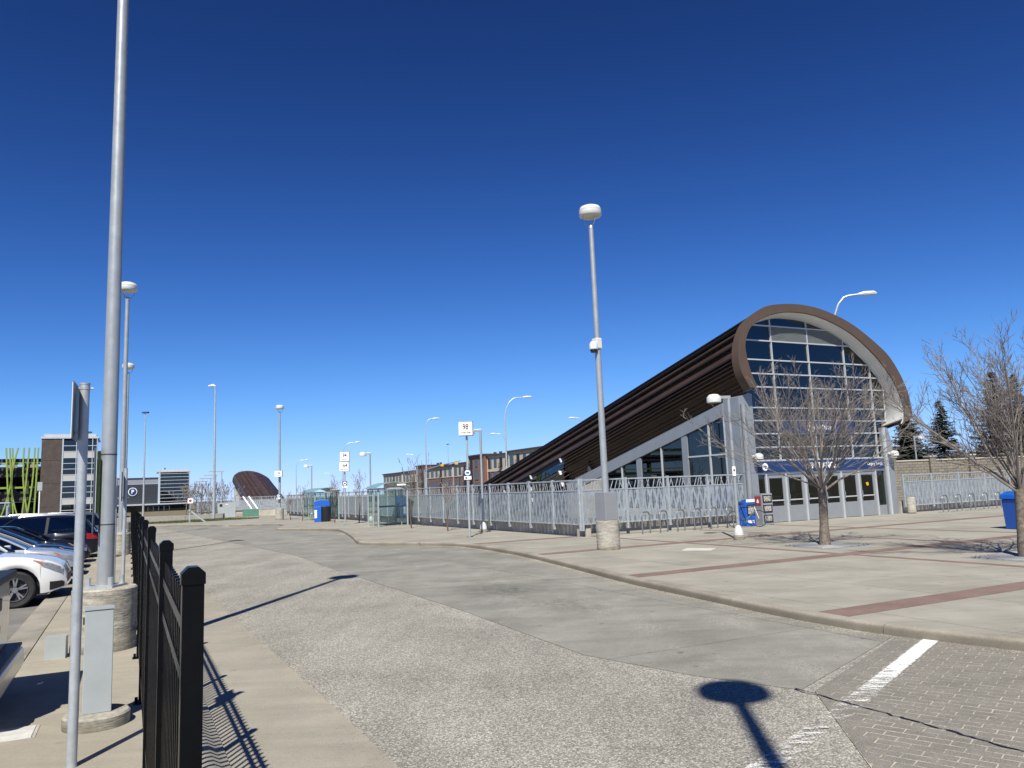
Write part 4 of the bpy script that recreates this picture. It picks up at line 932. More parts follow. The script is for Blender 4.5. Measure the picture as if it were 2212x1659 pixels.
# ------------------------------------------------------------------ glass bus shelters
def shelter(label, loc, rz, wd=2.6, dp=3.2, H=2.25):
    t = thing('bus_shelter', label, 'bus shelter', loc, rz, 'glass bus shelters')
    for x in (0, wd):
        for y in (0, dp): MB().box(x-0.04, x+0.04, y-0.04, y+0.04, 0.0, H).build('post', 'galv', t)
    MB().box(-0.03, 0.03, dp/2-0.03, dp/2+0.03, 0, H).build('post', 'galv', t); MB().box(wd-0.03, wd+0.03, dp/2-0.03, dp/2+0.03, 0, H).build('post', 'galv', t)
    def pane(x0, x1, y0, y1, z0=0.14, z1=H-0.12): MB().box(x0, x1, y0, y1, z0, z1).build('pane', 'glass_shelter', t)
    pane(-0.006, 0.006, 0.06, dp/2-0.05); pane(-0.006, 0.006, dp/2+0.05, dp-0.06); pane(wd-0.006, wd+0.006, 0.06, dp/2-0.05); pane(wd-0.006, wd+0.006, dp/2+0.05, dp-0.06)
    pane(0.06, wd/2-0.03, dp-0.006, dp+0.006); pane(wd/2+0.03, wd-0.06, dp-0.006, dp+0.006); pane(0.06, 0.9, -0.006, 0.006); pane(wd-0.9, wd-0.06, -0.006, 0.006)
    for (p, q) in (((0, 0), (wd, 0)), ((wd, 0), (wd, dp)), ((wd, dp), (0, dp)), ((0, dp), (0, 0))):
        MB().bar((p[0], p[1], H-0.03), (q[0], q[1], H-0.03), 0.07, 0.09).build('top_rail', 'galv', t)
    for y in (0.02, dp-0.02): MB().box(0.04, wd-0.04, y-0.012, y+0.012, 1.12, 1.17).build('safety_band', 'navy', t)
    mb = MB(); n = 10
    for i in range(n+1):
        x = -0.15+(wd+0.3)*i/n; z = H+0.03+0.30*math.sin(math.pi*i/n)
        mb.v += [(x, -0.25, z), (x, dp+0.25, z), (x, -0.25, z+0.03), (x, dp+0.25, z+0.03)]
    for i in range(n):
        a_ = 4*i; b_ = a_+4; mb.f += [(a_, b_, b_+1, a_+1), (a_+2, a_+3, b_+3, b_+2), (a_, a_+2, b_+2, b_), (a_+1, b_+1, b_+3, a_+3)]
    mb.f += [(0, 1, 3, 2), (4*n, 4*n+2, 4*n+3, 4*n+1)]
    mb.build('roof', 'glass_roof', t, True)
    sgn = MB().box(wd*0.62, wd*0.92, -0.27, -0.255, H+0.12, H+0.22).build('shelter_plate', 'white', t)
    MB().box(0.5, wd-0.5, dp-0.55, dp-0.2, 0.42, 0.47).build('bench', 'galv', t); MB().box(0.6, 0.66, dp-0.45, dp-0.3, 0, 0.42).build('bench_leg', 'galv', t); MB().box(wd-0.66, wd-0.6, dp-0.45, dp-0.3, 0, 0.42).build('bench_leg', 'galv', t)
    return t
m_, n_, b_ = nodes('glass_roof'); b_.inputs['Base Color'].default_value = (0.24, 0.38, 0.34, 1); b_.inputs['Roughness'].default_value = 0.25; b_.inputs['Alpha'].default_value = 0.9
shelter('glass bus shelter nearer the station, beside the thin saplings', (-8.17, 45.89, PZ), R(22), 1.75, 3.0)
shelter('glass bus shelter with the blue-lidded litter bin in front', (-16.31, 62.82, PZ), R(32), 2.0, 3.2)

# ------------------------------------------------------------------ bins, newspaper box, cabinets
t = thing('recycling_bin', 'blue-lidded bin with a dark drum in front of the farther shelter', 'bin', (-14.75, 59.2, PZ), R(10))
MB().box(-0.62, -0.1, -0.3, 0.35, 0, 1.15).build('blue_body', 'blue_plastic', t, bevel=0.02); MB().prism([(-0.62, 1.16), (0.55, 1.16), (0.45, 1.62), (-0.2, 1.66), (-0.62, 1.55)], (0, -0.3, 0), (1, 0, 0), (0, 0, 1), (0, 1, 0), 0, 0.65).build('lid', 'blue_plastic', t, bevel=0.02)
MB().lathe([(0.31, 0.02), (0.36, 0.1), (0.38, 1.0), (0.40, 1.1), (0.36, 1.12)], 20, (0.22, -0.02)).build('drum', 'black_plastic', t, True)
MB().box(-0.60, -0.42, -0.31, -0.302, 0.3, 0.9).build('notice', 'white', t)
t = thing('plastic_bin', 'bright blue plastic bin partly behind the bare tree trunk', 'bin', (16.3, 25.15, PZ), R(12))
MB().prism([(-0.40, 0.0), (0.40, 0.0), (0.46, 1.16), (-0.46, 1.16)], (0, -0.36, 0), (1, 0, 0), (0, 0, 0.82), (0, 1, 0), 0, 0.76).build('body', 'blue_plastic', t, bevel=0.03)
MB().prism([(-0.50, 0.955), (0.50, 0.955), (0.46, 1.10), (0.20, 1.20), (-0.24, 1.20), (-0.46, 1.10)], (0, -0.40, 0), (1, 0, 0), (0, 0, 1), (0, 1, 0), 0, 0.84).build('lid', 'blue_plastic', t, bevel=0.03)
MB().box(-0.34, 0.34, -0.385, -0.362, 0.15, 0.82).build('front_panel', 'blue_plastic', t, bevel=0.012)
t = thing('newspaper_box', 'grey three-tier newspaper box with red side by the entrance', 'newspaper box', stn(-0.60, -0.75, PZ), AL)
MB().box(-0.30, 0.30, -0.22, 0.22, 0.0, 1.30).build('cabinet', 'box_dark', t, bevel=0.015)
for k in range(3):
    z = 0.10+k*0.41
    d_ = MB().box(-0.25, 0.25, -0.235, -0.223, z, z+0.33).build('display_door', 'black_plastic', t)
    MB().box(-0.19, 0.19, -0.240, -0.236, z+0.06, z+0.28).build('paper', 'newsprint', d_)
    MB().box(-0.25, 0.25, -0.255, -0.237, z+0.33, z+0.37).build('handle', 'galv', t)
sp_ = MB().box(-0.312, -0.303, -0.17, 0.17, 0.82, 1.20).build('side_panel', 'red_print', t)
MB().prism([(-0.07, 0.0), (0.07, 0.0), (0.05, 0.1), (0.0, 0.17), (-0.05, 0.1)], (-0.313, 0.0, 0.92), (0, -1, 0), (0, 0, 1), (-1, 0, 0), 0, 0.004).build('print', 'white_clean', sp_)
t = thing('newspaper_box', 'blue newspaper box behind the parked bicycle', 'newspaper box', stn(-1.50, -0.70, PZ), AL)
MB().prism([(-0.22, 0.0), (0.22, 0.0), (0.22, 1.0), (-0.22, 1.12)], (-0.26, 0, 0), (0, 1, 0), (0, 0, 1), (1, 0, 0), 0, 0.52).build('cabinet', 'blue_plastic', t, bevel=0.015)
MB().box(-0.22, 0.24, -0.24, -0.226, 0.98, 1.10).build('title_strip', 'white', t); d_ = MB().box(-0.2, 0.2, -0.238, -0.226, 0.45, 0.88).build('window', 'black_plastic', t)
MB().box(-0.15, 0.15, -0.243, -0.239, 0.5, 0.82).build('paper', 'newsprint', d_); MB().box(-0.2, 0.15, -0.238, -0.226, 0.12, 0.24).build('label_strip', 'white', t)
MB().box(0.2605, 0.268, -0.15, 0.15, 0.4, 0.8).build('side_panel', 'red_print', t)
t = thing('advert_column', 'slim red-and-black advert post behind the drum-based lamp', 'sign', stn(-8.42, -0.45, PZ), AL)
MB().box(-0.12, 0.12, -0.10, 0.10, 0, 1.55).build('column', 'black_plastic', t); MB().box(-0.10, 0.06, -0.112, -0.102, 1.0, 1.38).build('poster', 'red_print', t); MB().box(-0.10, 0.06, -0.112, -0.102, 0.45, 0.8).build('poster', 'red_print', t)
MB().box(-0.07, 0.07, -0.116, -0.113, 1.0, 1.1).build('print', 'white', t)
t = thing('meter_pedestal', 'slim grey meter pedestal on a round concrete footing beside the fence', 'electrical box', (-3.80, 7.14, PZ), R(27))
MB().lathe([(0.27, -0.08), (0.27, 0.10), (0.255, 0.115), (0, 0.115)], 30).build('footing', 'cast_concrete', t, True)
MB().box(-0.115, 0.115, -0.07, 0.07, 0.115, 1.0).build('pedestal', 'box_grey', t, bevel=0.006); MB().box(-0.122, 0.118, -0.078, 0.078, 1.002, 1.018).build('pedestal_cap', 'box_grey', t)
MB().box(-0.128, -0.1155, -0.05, -0.02, 0.88, 0.94).build('lock', 'black_plastic', t)
t = thing('meter_pedestal', 'second grey pedestal half hidden behind the farther drum base', 'electrical box', lft(-0.72, 24.0, PZ), R(14))
MB().box(-0.135, 0.135, -0.10, 0.10, 0.0, 1.0).build('pedestal', 'box_grey', t, bevel=0.006); MB().lathe([(0.27, -0.08), (0.27, 0.08), (0, 0.09)], 20).build('footing', 'cast_concrete', t)
bx_ = MB().box(-0.12, 0.12, -0.08, 0.08, 0, 0.28).build('junction_box', 'box_grey'); bx_.location = lft(-0.95, 3.15, PZ); bx_.rotation_euler = (0, 0, R(20)); tag(bx_, 'small grey junction box at the foot of the stained drum base', 'electrical box')
hc = thing('access_cover', 'pale rectangular access cover in the walk beside the sign pole', 'cover', (-4.45, 6.87, PZ+0.006), R(26)); MB().box(-0.42, 0.22, -0.16, 0.24, -0.02, 0.006).build('lid', 'cover_white', hc); MB().box(0.225, 0.25, -0.16, 0.24, -0.02, 0.004).build('lid_frame', 'wall_concrete', hc)
o = MB().box(-0.42, 0.42, -0.38, 0.38, -0.02, 0.005).build('utility_cover', 'cover_white'); o.location = (5.15, 22.45, PZ); o.rotation_euler = (0, 0, R(-25)); tag(o, 'white square utility cover set in the plaza paving', 'cover')
t = thing('control_cabinet', 'pale grey control cabinet standing by the concrete retaining wall', 'cabinet', (-33.2, 89.0, 0.1), R(20)); MB().box(-0.95, 0.95, -0.4, 0.4, 0, 1.65).build('cabinet', 'box_grey', t); MB().box(-0.75, -0.45, -0.41, -0.402, 1.2, 1.5).build('vent', 'black_plastic', t); MB().box(-0.1, 0.15, -0.41, -0.402, 1.42, 1.5).build('notice', 'white', t)
t = thing('transformer_box', 'green transformer box in front of the low concrete wall', 'cabinet', (-29.9, 87.4, 0.1), R(20)); MB().box(-0.85, 0.85, -0.5, 0.5, 0, 0.85).build('cabinet', 'box_green', t, bevel=0.03); MB().box(-0.9, 0.9, -0.55, 0.55, -0.1, 0.0).build('pad', 'wall_concrete', t)
def wallrun(name, label, pts, h0, th=0.3):
    t = thing(name, label, 'wall', (pts[0][0], pts[0][1], 0), 0)
    for i in range(len(pts)-1):
        a_, b_ = Vector((*pts[i], 0))-Vector((*pts[0], 0)), Vector((*pts[i+1], 0))-Vector((*pts[0], 0)); n = max(1, int((b_-a_).length/3))
        for k in range(n):
            p, q = a_.lerp(b_, k/n), a_.lerp(b_, (k+1)/n-0.006); d_ = (q-p).normalized()
            MB().bar((p.x, p.y, h0/2), (q.x, q.y, h0/2), th, h0).build('wall_block', 'wall_concrete', t)
wallrun('low_wall', 'low pale concrete wall behind the grass strip', [(-47, 68.5), (-37.6, 78.0), (-31.9, 84.9)], 0.62)
wallrun('low_wall', 'low concrete wall with the dark red-dotted bin behind the green transformer', [(-31.5, 90.3), (-27.0, 88.2), (-23.2, 84.2)], 0.78)
o = MB().box(-0.5, 0.5, -0.4, 0.4, 0, 1.25).build('dark_bin', 'black_plastic', None, bevel=0.03); o.location = (-25.0, 86.4, 0.5); tag(o, 'dark bin with a red round mark at the end of the low wall', 'bin'); c_ = MB().cyl((0.1, -0.41, 0.75), (0.1, -0.403, 0.75), 0.28, n=16).build('mark', 'red_print', o)
t = thing('no_parking_sign', 'small square red-and-white sign on a post at the far kerb', 'sign', (-29.9, 71.2, PZ), R(20)); MB().cyl((0, 0, 0), (0, 0, 2.3), 0.03, n=8).build('pole', 'galv', t); p_ = MB().box(-0.21, 0.21, -0.05, -0.035, 1.75, 2.2).build('plate', 'white', t); MB().cyl((0, -0.051, 1.98), (0, -0.056, 1.98), 0.12, n=16).build('mark', 'red_print', p_)
# board leaning at the kerb
t = thing('leaning_board', 'tilted grey board leaning by the small square sign', 'board', (-29.3, 71.9, PZ), R(20)); MB().prism([(-1.0, 1.15), (-0.85, 1.22), (0.55, 0.0), (0.40, 0.0)], (0, 0, 0), (1, 0, 0), (0, 0, 1), (0, 1, 0), -0.35, 0.35).build('panel', 'box_grey', t); MB().bar((-0.9, 0, 0), (-0.9, 0, 1.14), 0.05).build('stay', 'galv', t)

# ------------------------------------------------------------------ bicycle hoops
def hoop(label, loc, rz, h=0.82, w_=0.42, grp='bike hoops by the left screen'):
    t = thing('bike_hoop', label, 'bike rack', loc, rz, grp); r = 0.17
    pts = [(-w_/2, 0, 0), (-w_/2, 0, h-r)]+[(-w_/2+r-r*math.cos(R(a)), 0, h-r+r*math.sin(R(a))) for a in (22, 45, 67, 90)]+[(w_/2-r+r*math.sin(R(a)), 0, h-r+r*math.cos(R(a))) for a in (0, 22, 45, 67)]+[(w_/2, 0, h-r), (w_/2, 0, 0)]
    MB().tube(pts, 0.027, 8).build('hoop', 'hoop_steel', t, True)
    for x in (-w_/2, w_/2): MB().cyl((x, 0, 0.0), (x, 0, 0.012), 0.055, n=10).build('foot', 'galv', t)
for i in range(6): hoop('steel bike hoop in the row before the left screen fence', stn(-6.85+i*0.86, -0.98+i*0.03, PZ), AL+R(20), 0.84, 0.52)
for i in range(6): hoop('steel bike hoop in the row right of the entrance doors', stn(10.0+i*1.02, -1.55, PZ), AL+R(14), 0.80, 0.62, 'bike hoops by the right screen')

# ------------------------------------------------------------------ bicycle
def wheel_ring(mb, c, r, ux, uz, tr): mb.tube([Vector(c)+ux*(r*math.cos(R(a)))+uz*(r*math.sin(R(a))) for a in range(0, 360, 12)], tr, 6, closed=True)
bk = thing('bicycle', 'black and white road bicycle leaning by the blue newspaper box', 'bicycle', stn(-2.20, -1.45, PZ), AL-R(18))
bk.rotation_euler = (R(-7), 0, AL-R(22))
X, Z = Vector((1, 0, 0)), Vector((0, 0, 1))
for cx in (-0.50, 0.50):
    mb = MB(); wheel_ring(mb, (cx, 0, 0.34), 0.325, X, Z, 0.014); wt = mb.build('wheel', 'black_plastic', bk, True)
    mb = MB(); wheel_ring(mb, (cx, 0, 0.34), 0.305, X, Z, 0.007); mb.build('rim', 'alloy', wt, True)
    mb = MB()
    for a in range(0, 360, 24): mb.tube([(cx, 0, 0.34), (cx+0.30*math.cos(R(a)), 0, 0.34+0.30*math.sin(R(a)))], 0.0022, 3)
    mb.build('spokes', 'alloy', wt)
fr = MB(); bb = (-0.06, 0, 0.28); st_ = (-0.20, 0, 0.80); hd = (0.36, 0, 0.82); hb = (0.39, 0, 0.68)
fr.tube([bb, st_], 0.016, 8).tube([st_, hd], 0.016, 8).tube([bb, hb], 0.02, 8).tube([bb, (-0.50, 0, 0.34)], 0.011, 6).tube([st_, (-0.50, 0, 0.34)], 0.009, 6)
fr.build('frame', 'black_paint', bk, True)
MB().tube([hd, hb, (0.42, 0, 0.6), (0.50, 0, 0.34)], [0.018, 0.018, 0.015, 0.011], 8).build('fork', 'white', bk, True)
MB().tube([st_, (-0.235, 0, 0.93)], 0.013, 8).build('seat_post', 'black_plastic', bk)
MB().tube([(-0.36, 0, 0.955), (-0.26, 0, 0.96), (-0.10, 0, 0.945)], [0.07, 0.05, 0.02], 8).build('saddle', 'black_plastic', bk, True)
MB().tube([(0.42, -0.19, 0.78), (0.50, -0.2, 0.80), (0.52, -0.2, 0.88), (0.43, -0.2, 0.93), (0.40, 0, 0.93), (0.43, 0.2, 0.93), (0.52, 0.2, 0.88), (0.50, 0.2, 0.80), (0.42, 0.19, 0.78)], 0.014, 6).build('handlebar', 'black_plastic', bk, True)
mb = MB(); wheel_ring(mb, (-0.06, -0.04, 0.28), 0.09, X, Z, 0.006); mb.tube([(-0.06, -0.05, 0.28), (0.05, -0.06, 0.14)], 0.01, 6).tube([(-0.06, 0.05, 0.28), (-0.17, 0.06, 0.42)], 0.01, 6); mb.build('crank', 'alloy', bk)

# ------------------------------------------------------------------ black picket fence
fp = thing('picket_fence', 'black metal picket fence running along the walk beside the road', 'fence', lft(0, 0, PZ), AL)
PT = 1.75; posts_t = [-6.5, -4.9]+[-2.45+2.45*i for i in range(27)]
postm = MB().box(-0.026, 0.026, -0.026, 0.026, 0.0, PT-0.03).mesh('post', 'black_paint')
capm = MB().prism([(-0.029, 0), (0.029, 0), (0.029, 0.028), (0.012, 0.044), (-0.012, 0.044), (-0.029, 0.028)], (0, -0.029, PT-0.03), (1, 0, 0), (0, 0, 1), (0, 1, 0), 0, 0.058).mesh('post_cap', 'black_paint')
footm = MB().box(-0.07, 0.07, -0.07, 0.07, 0.0, 0.012).box(-0.05, -0.036, -0.05, -0.036, 0.012, 0.05).box(-0.06, -0.03, -0.012, 0.012, 0.012, 0.06).mesh('post_foot', 'black_paint')
pickm = MB().box(-0.0085, 0.0085, -0.0085, 0.0085, 0.10, PT-0.07).mesh('picket', 'black_paint')
npk = 0; far = MB()
for t_ in posts_t:
    p = obj('post', postm, fp); p.location = (0, t_, 0); c = obj('post_cap', capm, p); q = obj('post_foot', footm, p)
for i in range(len(posts_t)-1):
    t0, t1 = posts_t[i]+0.031, posts_t[i+1]-0.031
    for z in (0.24, PT-0.30, PT-0.16): MB().box(-0.0125, 0.0125, t0, t1, z-0.017, z+0.017).build('rail', 'black_paint', fp)
    n = max(2, int(round((t1-t0)/0.105)))
    for k in range(1, n):
        y = t0+(t1-t0)*k/n
        if npk < 298:
            p = obj('picket', pickm, fp); p.location = (0.0, y, 0); npk += 1
        else: far.box(-0.0085, 0.0085, y-0.0085, y+0.0085, 0.10, PT-0.07)
stuff(far.build('picket_run', 'black_paint', fp))
# sign poles seen from behind
def sign_pole(label, loc, H, rz, z0, z1, wd=0.30, r=0.034):
    t = thing('sign_pole', label, 'sign', loc, rz, 'sign poles along the black fence')
    MB().cyl((0, 0, 0), (0, 0, H), r, n=18).build('pole', 'galv', t, True)
    MB().cyl((0, 0, H), (0, 0, H+0.012), r*1.06, n=18).build('pole_cap', 'galv', t, True)
    p_ = MB().box(-0.062, -0.055, -wd/2, wd/2, z0, z1).build('sign_plate', 'sign_back', t)
    MB().box(-0.0665, -0.0625, -wd/2+0.006, wd/2-0.006, z0+0.006, z1-0.006).build('sign_face', 'white', p_)
    for z in (z0+0.06, z1-0.03):
        b_ = MB().lathe([(r*1.08, z-0.01), (r*1.08, z+0.01)], 18).build('clamp', 'galv', t); MB().box(-0.056, 0.0, -0.012, 0.012, z-0.01, z+0.01).build('clamp_bracket', 'galv', b_); MB().cyl((r, 0.0, z), (r+0.025, 0.0, z), 0.008, n=6).build('clamp_bolt', 'galv', b_)
sign_pole('steel sign pole with its plate edge-on, beside the pale access cover', (-3.39, 6.04, PZ), 2.88, R(24), 2.44, 2.88, 0.40, 0.036)
sign_pole('slim sign pole close to the fence behind the stained drum lamp', lft(-0.22, 6.8, PZ), 2.55, R(24), 1.98, 2.5, 0.35, 0.03)
sign_pole('leaning slim sign pole beside the fence beyond the first drum lamp', lft(-0.42, 10.6, PZ), 2.5, R(24), 2.0, 2.48, 0.30, 0.03)
tl = lampL
sp_ = MB().box(-0.175, -0.165, -0.20, 0.20, 1.55, 2.71).build('back_sign', 'sign_back', tl); sp_.rotation_euler = (0, 0, R(26))
for z in (1.66, 2.62): MB().lathe([(0.104, z-0.008), (0.104, z+0.008)], 20).build('clamp', 'metal_dark', tl)
# ------------------------------------------------------------------ vehicles
def lerp_tab(tab, x):
    if x <= tab[0][0]: return tab[0][1]
    for i in range(1, len(tab)):
        if x <= tab[i][0]:
            a_, b_ = tab[i-1], tab[i]; f = (x-a_[0])/(b_[0]-a_[0]); f = f*f*(3-2*f)*0.4+f*0.6; return a_[1]+(b_[1]-a_[1])*f
    return tab[-1][1]
STY = {
 'suv': dict(L=4.80, W=1.94, H=1.70, r=0.375, fa=0.92, ra=1.0, clear=0.27, belt=[(-2.4, 0.95), (-2.33, 1.08), (-2.0, 1.13), (0.0, 1.07), (0.95, 1.07), (1.55, 1.03), (2.05, 0.94), (2.30, 0.82), (2.40, 0.62)],
             gh=dict(wb=1.12, wt=0.30, rt=-1.85, rb=-2.25, zr=1.70, zb=1.05)),
 'sedan': dict(L=4.70, W=1.82, H=1.45, r=0.325, fa=0.90, ra=1.02, clear=0.20, belt=[(-2.35, 0.80), (-2.28, 0.98), (-1.9, 1.02), (-1.2, 1.0), (0.3, 0.93), (0.95, 0.94), (1.6, 0.88), (2.1, 0.76), (2.28, 0.66), (2.35, 0.50)],
             gh=dict(wb=1.10, wt=0.15, rt=-0.95, rb=-1.75, zr=1.44, zb=0.92)),
}
def car(name, label, cat, loc, rz, style, paint, extra=None, grp='cars parked beside the walk'):
    P_ = STY[style]; Lh = P_['L']/2; W2 = P_['W']/2; r = P_['r']; xf, xr = Lh-P_['fa'], -Lh+P_['ra']; Ra = r+0.075
    t = thing(name, label, cat, loc, rz, grp); pm_ = 'paint_'+paint
    def hw(x):
        e = max(0, (abs(x)-(Lh-0.75))/0.75); return W2*(1-0.30*e**2.6)
    def zt(x): return lerp_tab(P_['belt'], x)
    def zb(x):
        z = P_['clear']+(0.10*max(0, (abs(x)-(Lh-0.45))/0.45)**2)
        for xa in (xf, xr):
            if abs(x-xa) < Ra: z = max(z, r+math.sqrt(max(0, Ra*Ra-(x-xa)**2)))
        return min(z, zt(x)-0.06)
    xs = set([-Lh, Lh, -Lh+0.03, Lh-0.03, -Lh+0.09, Lh-0.09])
    for i in range(41): xs.add(-Lh+0.15+(2*Lh-0.3)*i/40)
    for xa in (xf, xr):
        for a in range(0, 181, 15): xs.add(xa+Ra*math.cos(R(a))*0.9999)
        xs.add(xa+Ra+0.004); xs.add(xa-Ra-0.004)
    xs = sorted(xs); K = 7
    fk = [0.965, 0.985, 1.0, 1.0, 0.992, 0.975, 0.955, 0.91]
    mb = MB(); nT = 5; m = 2*(K+1)+2*nT-1
    for x in xs:
        h_ = hw(x); z0, z1 = zb(x), zt(x); ring = []
        for k in range(K+1): ring.append((h_*fk[k], z0+(z1-z0)*k/K))
        for q in range(1, nT): 
            f = q/nT; ring.append((h_*0.91*(1-f), z1+0.035*math.sin(f*math.pi/2)))
        ring.append((0, z1+0.036))
        full = [(x, -y, z) for y, z in ring]+[(x, y, z) for y, z in reversed(ring[:-1])]
        mb.v += full
    m = len(mb.v)//len(xs)
    for i in range(len(xs)-1):
        for j in range(m-1): mb.f.append((i*m+j, (i+1)*m+j, (i+1)*m+j+1, i*m+j+1))
    mb.f.append(tuple(range(m))); mb.f.append(tuple((len(xs)-1)*m+j for j in range(m)))
    body = mb.build('body', pm_, t, True)
    MB().box(-Lh+0.35, Lh-0.35, -W2+0.22, W2-0.22, P_['clear']-0.04, 0.72).build('underbody', 'black_plastic', t)
    def patch(nm, material, x0, x1, f0, f1, side, par, off=0.006, nx=8, nz=4, taper=0.0):
        mb = MB()
        for i in range(nx+1):
            x = x0+(x1-x0)*i/nx; u = i/nx
            for k in range(nz+1):
                ff = f0+(f1-f0)*k/nz; ff = ff+(0.0 if taper == 0 else taper*(1-u)*(1-k/nz)*(f1-f0))
                kk = ff*K; a_ = min(K-1, int(kk)); fr_ = kk-a_; y = hw(x)*(fk[a_]*(1-fr_)+fk[a_+1]*fr_)+off; z = zb(x)+(zt(x)-zb(x))*ff
                mb.v.append((x, side*y, z))
        for i in range(nx):
            for k in range(nz): mb.f.append((i*(nz+1)+k, (i+1)*(nz+1)+k, (i+1)*(nz+1)+k+1, i*(nz+1)+k+1))
        return mb.build(nm, material, par, True)
    for sd in (-1, 1):
        hl = patch('headlight', 'lens_clear', Lh-0.62, Lh-0.07, 0.64, 0.93, sd, t, taper=0.75)
        patch('marker_light', 'lens_amber', Lh-0.58, Lh-0.44, 0.80, 0.91, sd, hl, 0.010, 4, 3, 0.4)
        patch('fog_recess', 'black_plastic', Lh-0.30, Lh-0.04, 0.06, 0.34, sd, t, 0.005, 5, 3)
        patch('tail_light', 'lens_red', -Lh+0.05, -Lh+0.42, 0.66, 0.90, sd, t)
        patch('sill', 'black_plastic', xr+Ra+0.02, xf-Ra-0.02, 0.0, 0.10, sd, t, 0.004, 10, 2)
    MB().box(Lh-0.02, Lh+0.012, -W2*0.50, W2*0.50, 0.45 if style == 'suv' else 0.38, zt(Lh)-0.02).build('grille', 'black_plastic', t)
    MB().box(-Lh-0.012, -Lh+0.02, -0.26, 0.26, 0.62, 0.76).build('number_plate', 'white', t)
    # greenhouse
    g = P_['gh']; wb, wt, rt, rb, zr = g['wb'], g['wt'], g['rt'], g['rb'], g['zr']
    yb, yt = W2*0.89, W2*0.70
    stn_ = [(wb, zt(wb)+0.02, zt(wb)+0.02), (wt, zt(wt)+0.0, zr-0.03), ((wt+rt)/2, zt((wt+rt)/2), zr), (rt, zt(rt), zr-0.05), (rb, zt(rb)+0.02, zt(rb)+0.02)]
    mb = MB()
    for (x, z0, z1) in stn_:
        flat_ = z1-z0 < 0.05; yy = yb if flat_ else yt
        mb.v += [(x, -yb, z0-0.05), (x, -(yy if not flat_ else yb*0.93), z1), (x, 0, z1+(0.03 if not flat_ else 0.035)), (x, (yy if not flat_ else yb*0.93), z1), (x, yb, z0-0.05)]
    for i in range(4):
        for j in range(4): mb.f.append((i*5+j, i*5+j+1, (i+1)*5+j+1, (i+1)*5+j))
    mb.f += [(0, 1, 2, 3, 4), (20, 21, 22, 23, 24)]
    mb.build('cabin_glass', 'glass_car', t, False)
    # painted roof skin and pillars
    mb = MB(); n = 8
    def roof_z(x): 
        if x > (wt+rt)/2: f = (x-(wt+rt)/2)/(wt-(wt+rt)/2); return zr-0.03*f*f
        f = ((wt+rt)/2-x)/((wt+rt)/2-rt); return zr-0.05*f*f
    for i in range(n+1):
        x = wt+(rt-wt)*i/n; z = roof_z(x)
        for y, dz in ((-yt-0.03, -0.035), (-yt+0.03, 0.012), (-yt*0.5, 0.036), (0, 0.045), (yt*0.5, 0.036), (yt-0.03, 0.012), (yt+0.03, -0.035)): mb.v.append((x, y, z+dz))
    for i in range(n):
        for j in range(6): mb.f.append((i*7+j, i*7+j+1, (i+1)*7+j+1, (i+1)*7+j))
    mb.build('roof', pm_, t, True)
    bp = (wt+rt)/2+0.1
    for sd in (-1, 1):
        MB().tube([(wb-0.02, sd*yb*0.945, zt(wb)+0.02), ((wb+wt)/2, sd*(yb*0.93+yt)/2*1.01, (zt(wb)+zr)/2+0.015), (wt, sd*(yt+0.012), zr-0.02)], 0.035, 6).build('pillar', pm_, t, True)
        MB().tube([(rb+0.02, sd*yb*0.945, zt(rb)+0.02), (rt, sd*(yt+0.012), zr-0.045)], 0.05, 6).build('pillar', pm_, t, True)
        MB().bar((bp, sd*(yb+0.004), zt(bp)-0.02), (bp-0.05, sd*(yt+0.02), zr-0.03), 0.09, 0.03, up=(0, 1, 0)).build('pillar', 'black_plastic', t)
        if style == 'suv': MB().tube([(wt-0.1, sd*(yt-0.02), zr+0.015), (wt-0.25, sd*(yt-0.02), zr+0.06), (rt+0.3, sd*(yt-0.02), zr+0.05), (rt+0.15, sd*(yt-0.02), zr-0.01)], 0.016, 6).build('roof_rail', 'alloy', t, True)
        mr = MB().box(wb-0.50, wb-0.34, min(sd*(yb+0.02), sd*(yb+0.22)), max(sd*(yb+0.02), sd*(yb+0.22)), zt(wb)+0.02, zt(wb)+0.16).build('mirror', pm_, t, bevel=0.03)
        for xa in (xf, xr):
            y0 = sd*(W2-0.235); y1 = sd*(W2-0.02)
            wp = [(0.62*r, 0.0), (0.66*r, 0.015), (0.9*r, 0.0), (0.985*r, 0.02), (r, 0.05), (r, 0.17), (0.985*r, 0.2), (0.9*r, 0.215), (0.62*r, 0.2)]
            mb = MB(); nn = 28
            for (rad, d) in wp:
                y = y1-sd*d
                for j in range(nn): mb.v.append((xa+rad*math.cos(2*math.pi*j/nn), y, r+rad*math.sin(2*math.pi*j/nn)))
            for i in range(len(wp)-1):
                for j in range(nn): mb.f.append((i*nn+j, i*nn+(j+1) % nn, (i+1)*nn+(j+1) % nn, (i+1)*nn+j))
            wh = mb.build('wheel', 'tyre', t, True)
            yr = y1-sd*0.035; mb = MB(); rr = 0.63*r
            for k in range(5):
                a_ = R(72*k+18)
                for da in (-0.16, 0.16):
                    mb.bar((xa+0.04*math.cos(a_), yr, r+0.04*math.sin(a_)), (xa+rr*0.97*math.cos(a_+da), yr, r+rr*0.97*math.sin(a_+da)), 0.032, 0.03, up=(0, 1, 0))
            mb.tube([(xa+rr*math.cos(R(a)), yr, r+rr*math.sin(R(a))) for a in range(0, 360, 15)], 0.016, 6, closed=True)
            mb.cyl((xa, yr-sd*0.02, r), (xa, yr+sd*0.012, r), 0.06, n=12); mb.build('rim', 'alloy', wh, True)
            MB().cyl((xa, yr-sd*0.06, r), (xa, yr-sd*0.05, r), rr, n=20).build('brake_disc', 'black_plastic', wh)
    return t
def parked(k): return 11.55+2.72*k
IN, OUT_ = AL, AL+math.pi     # nose towards the walk, or backed in
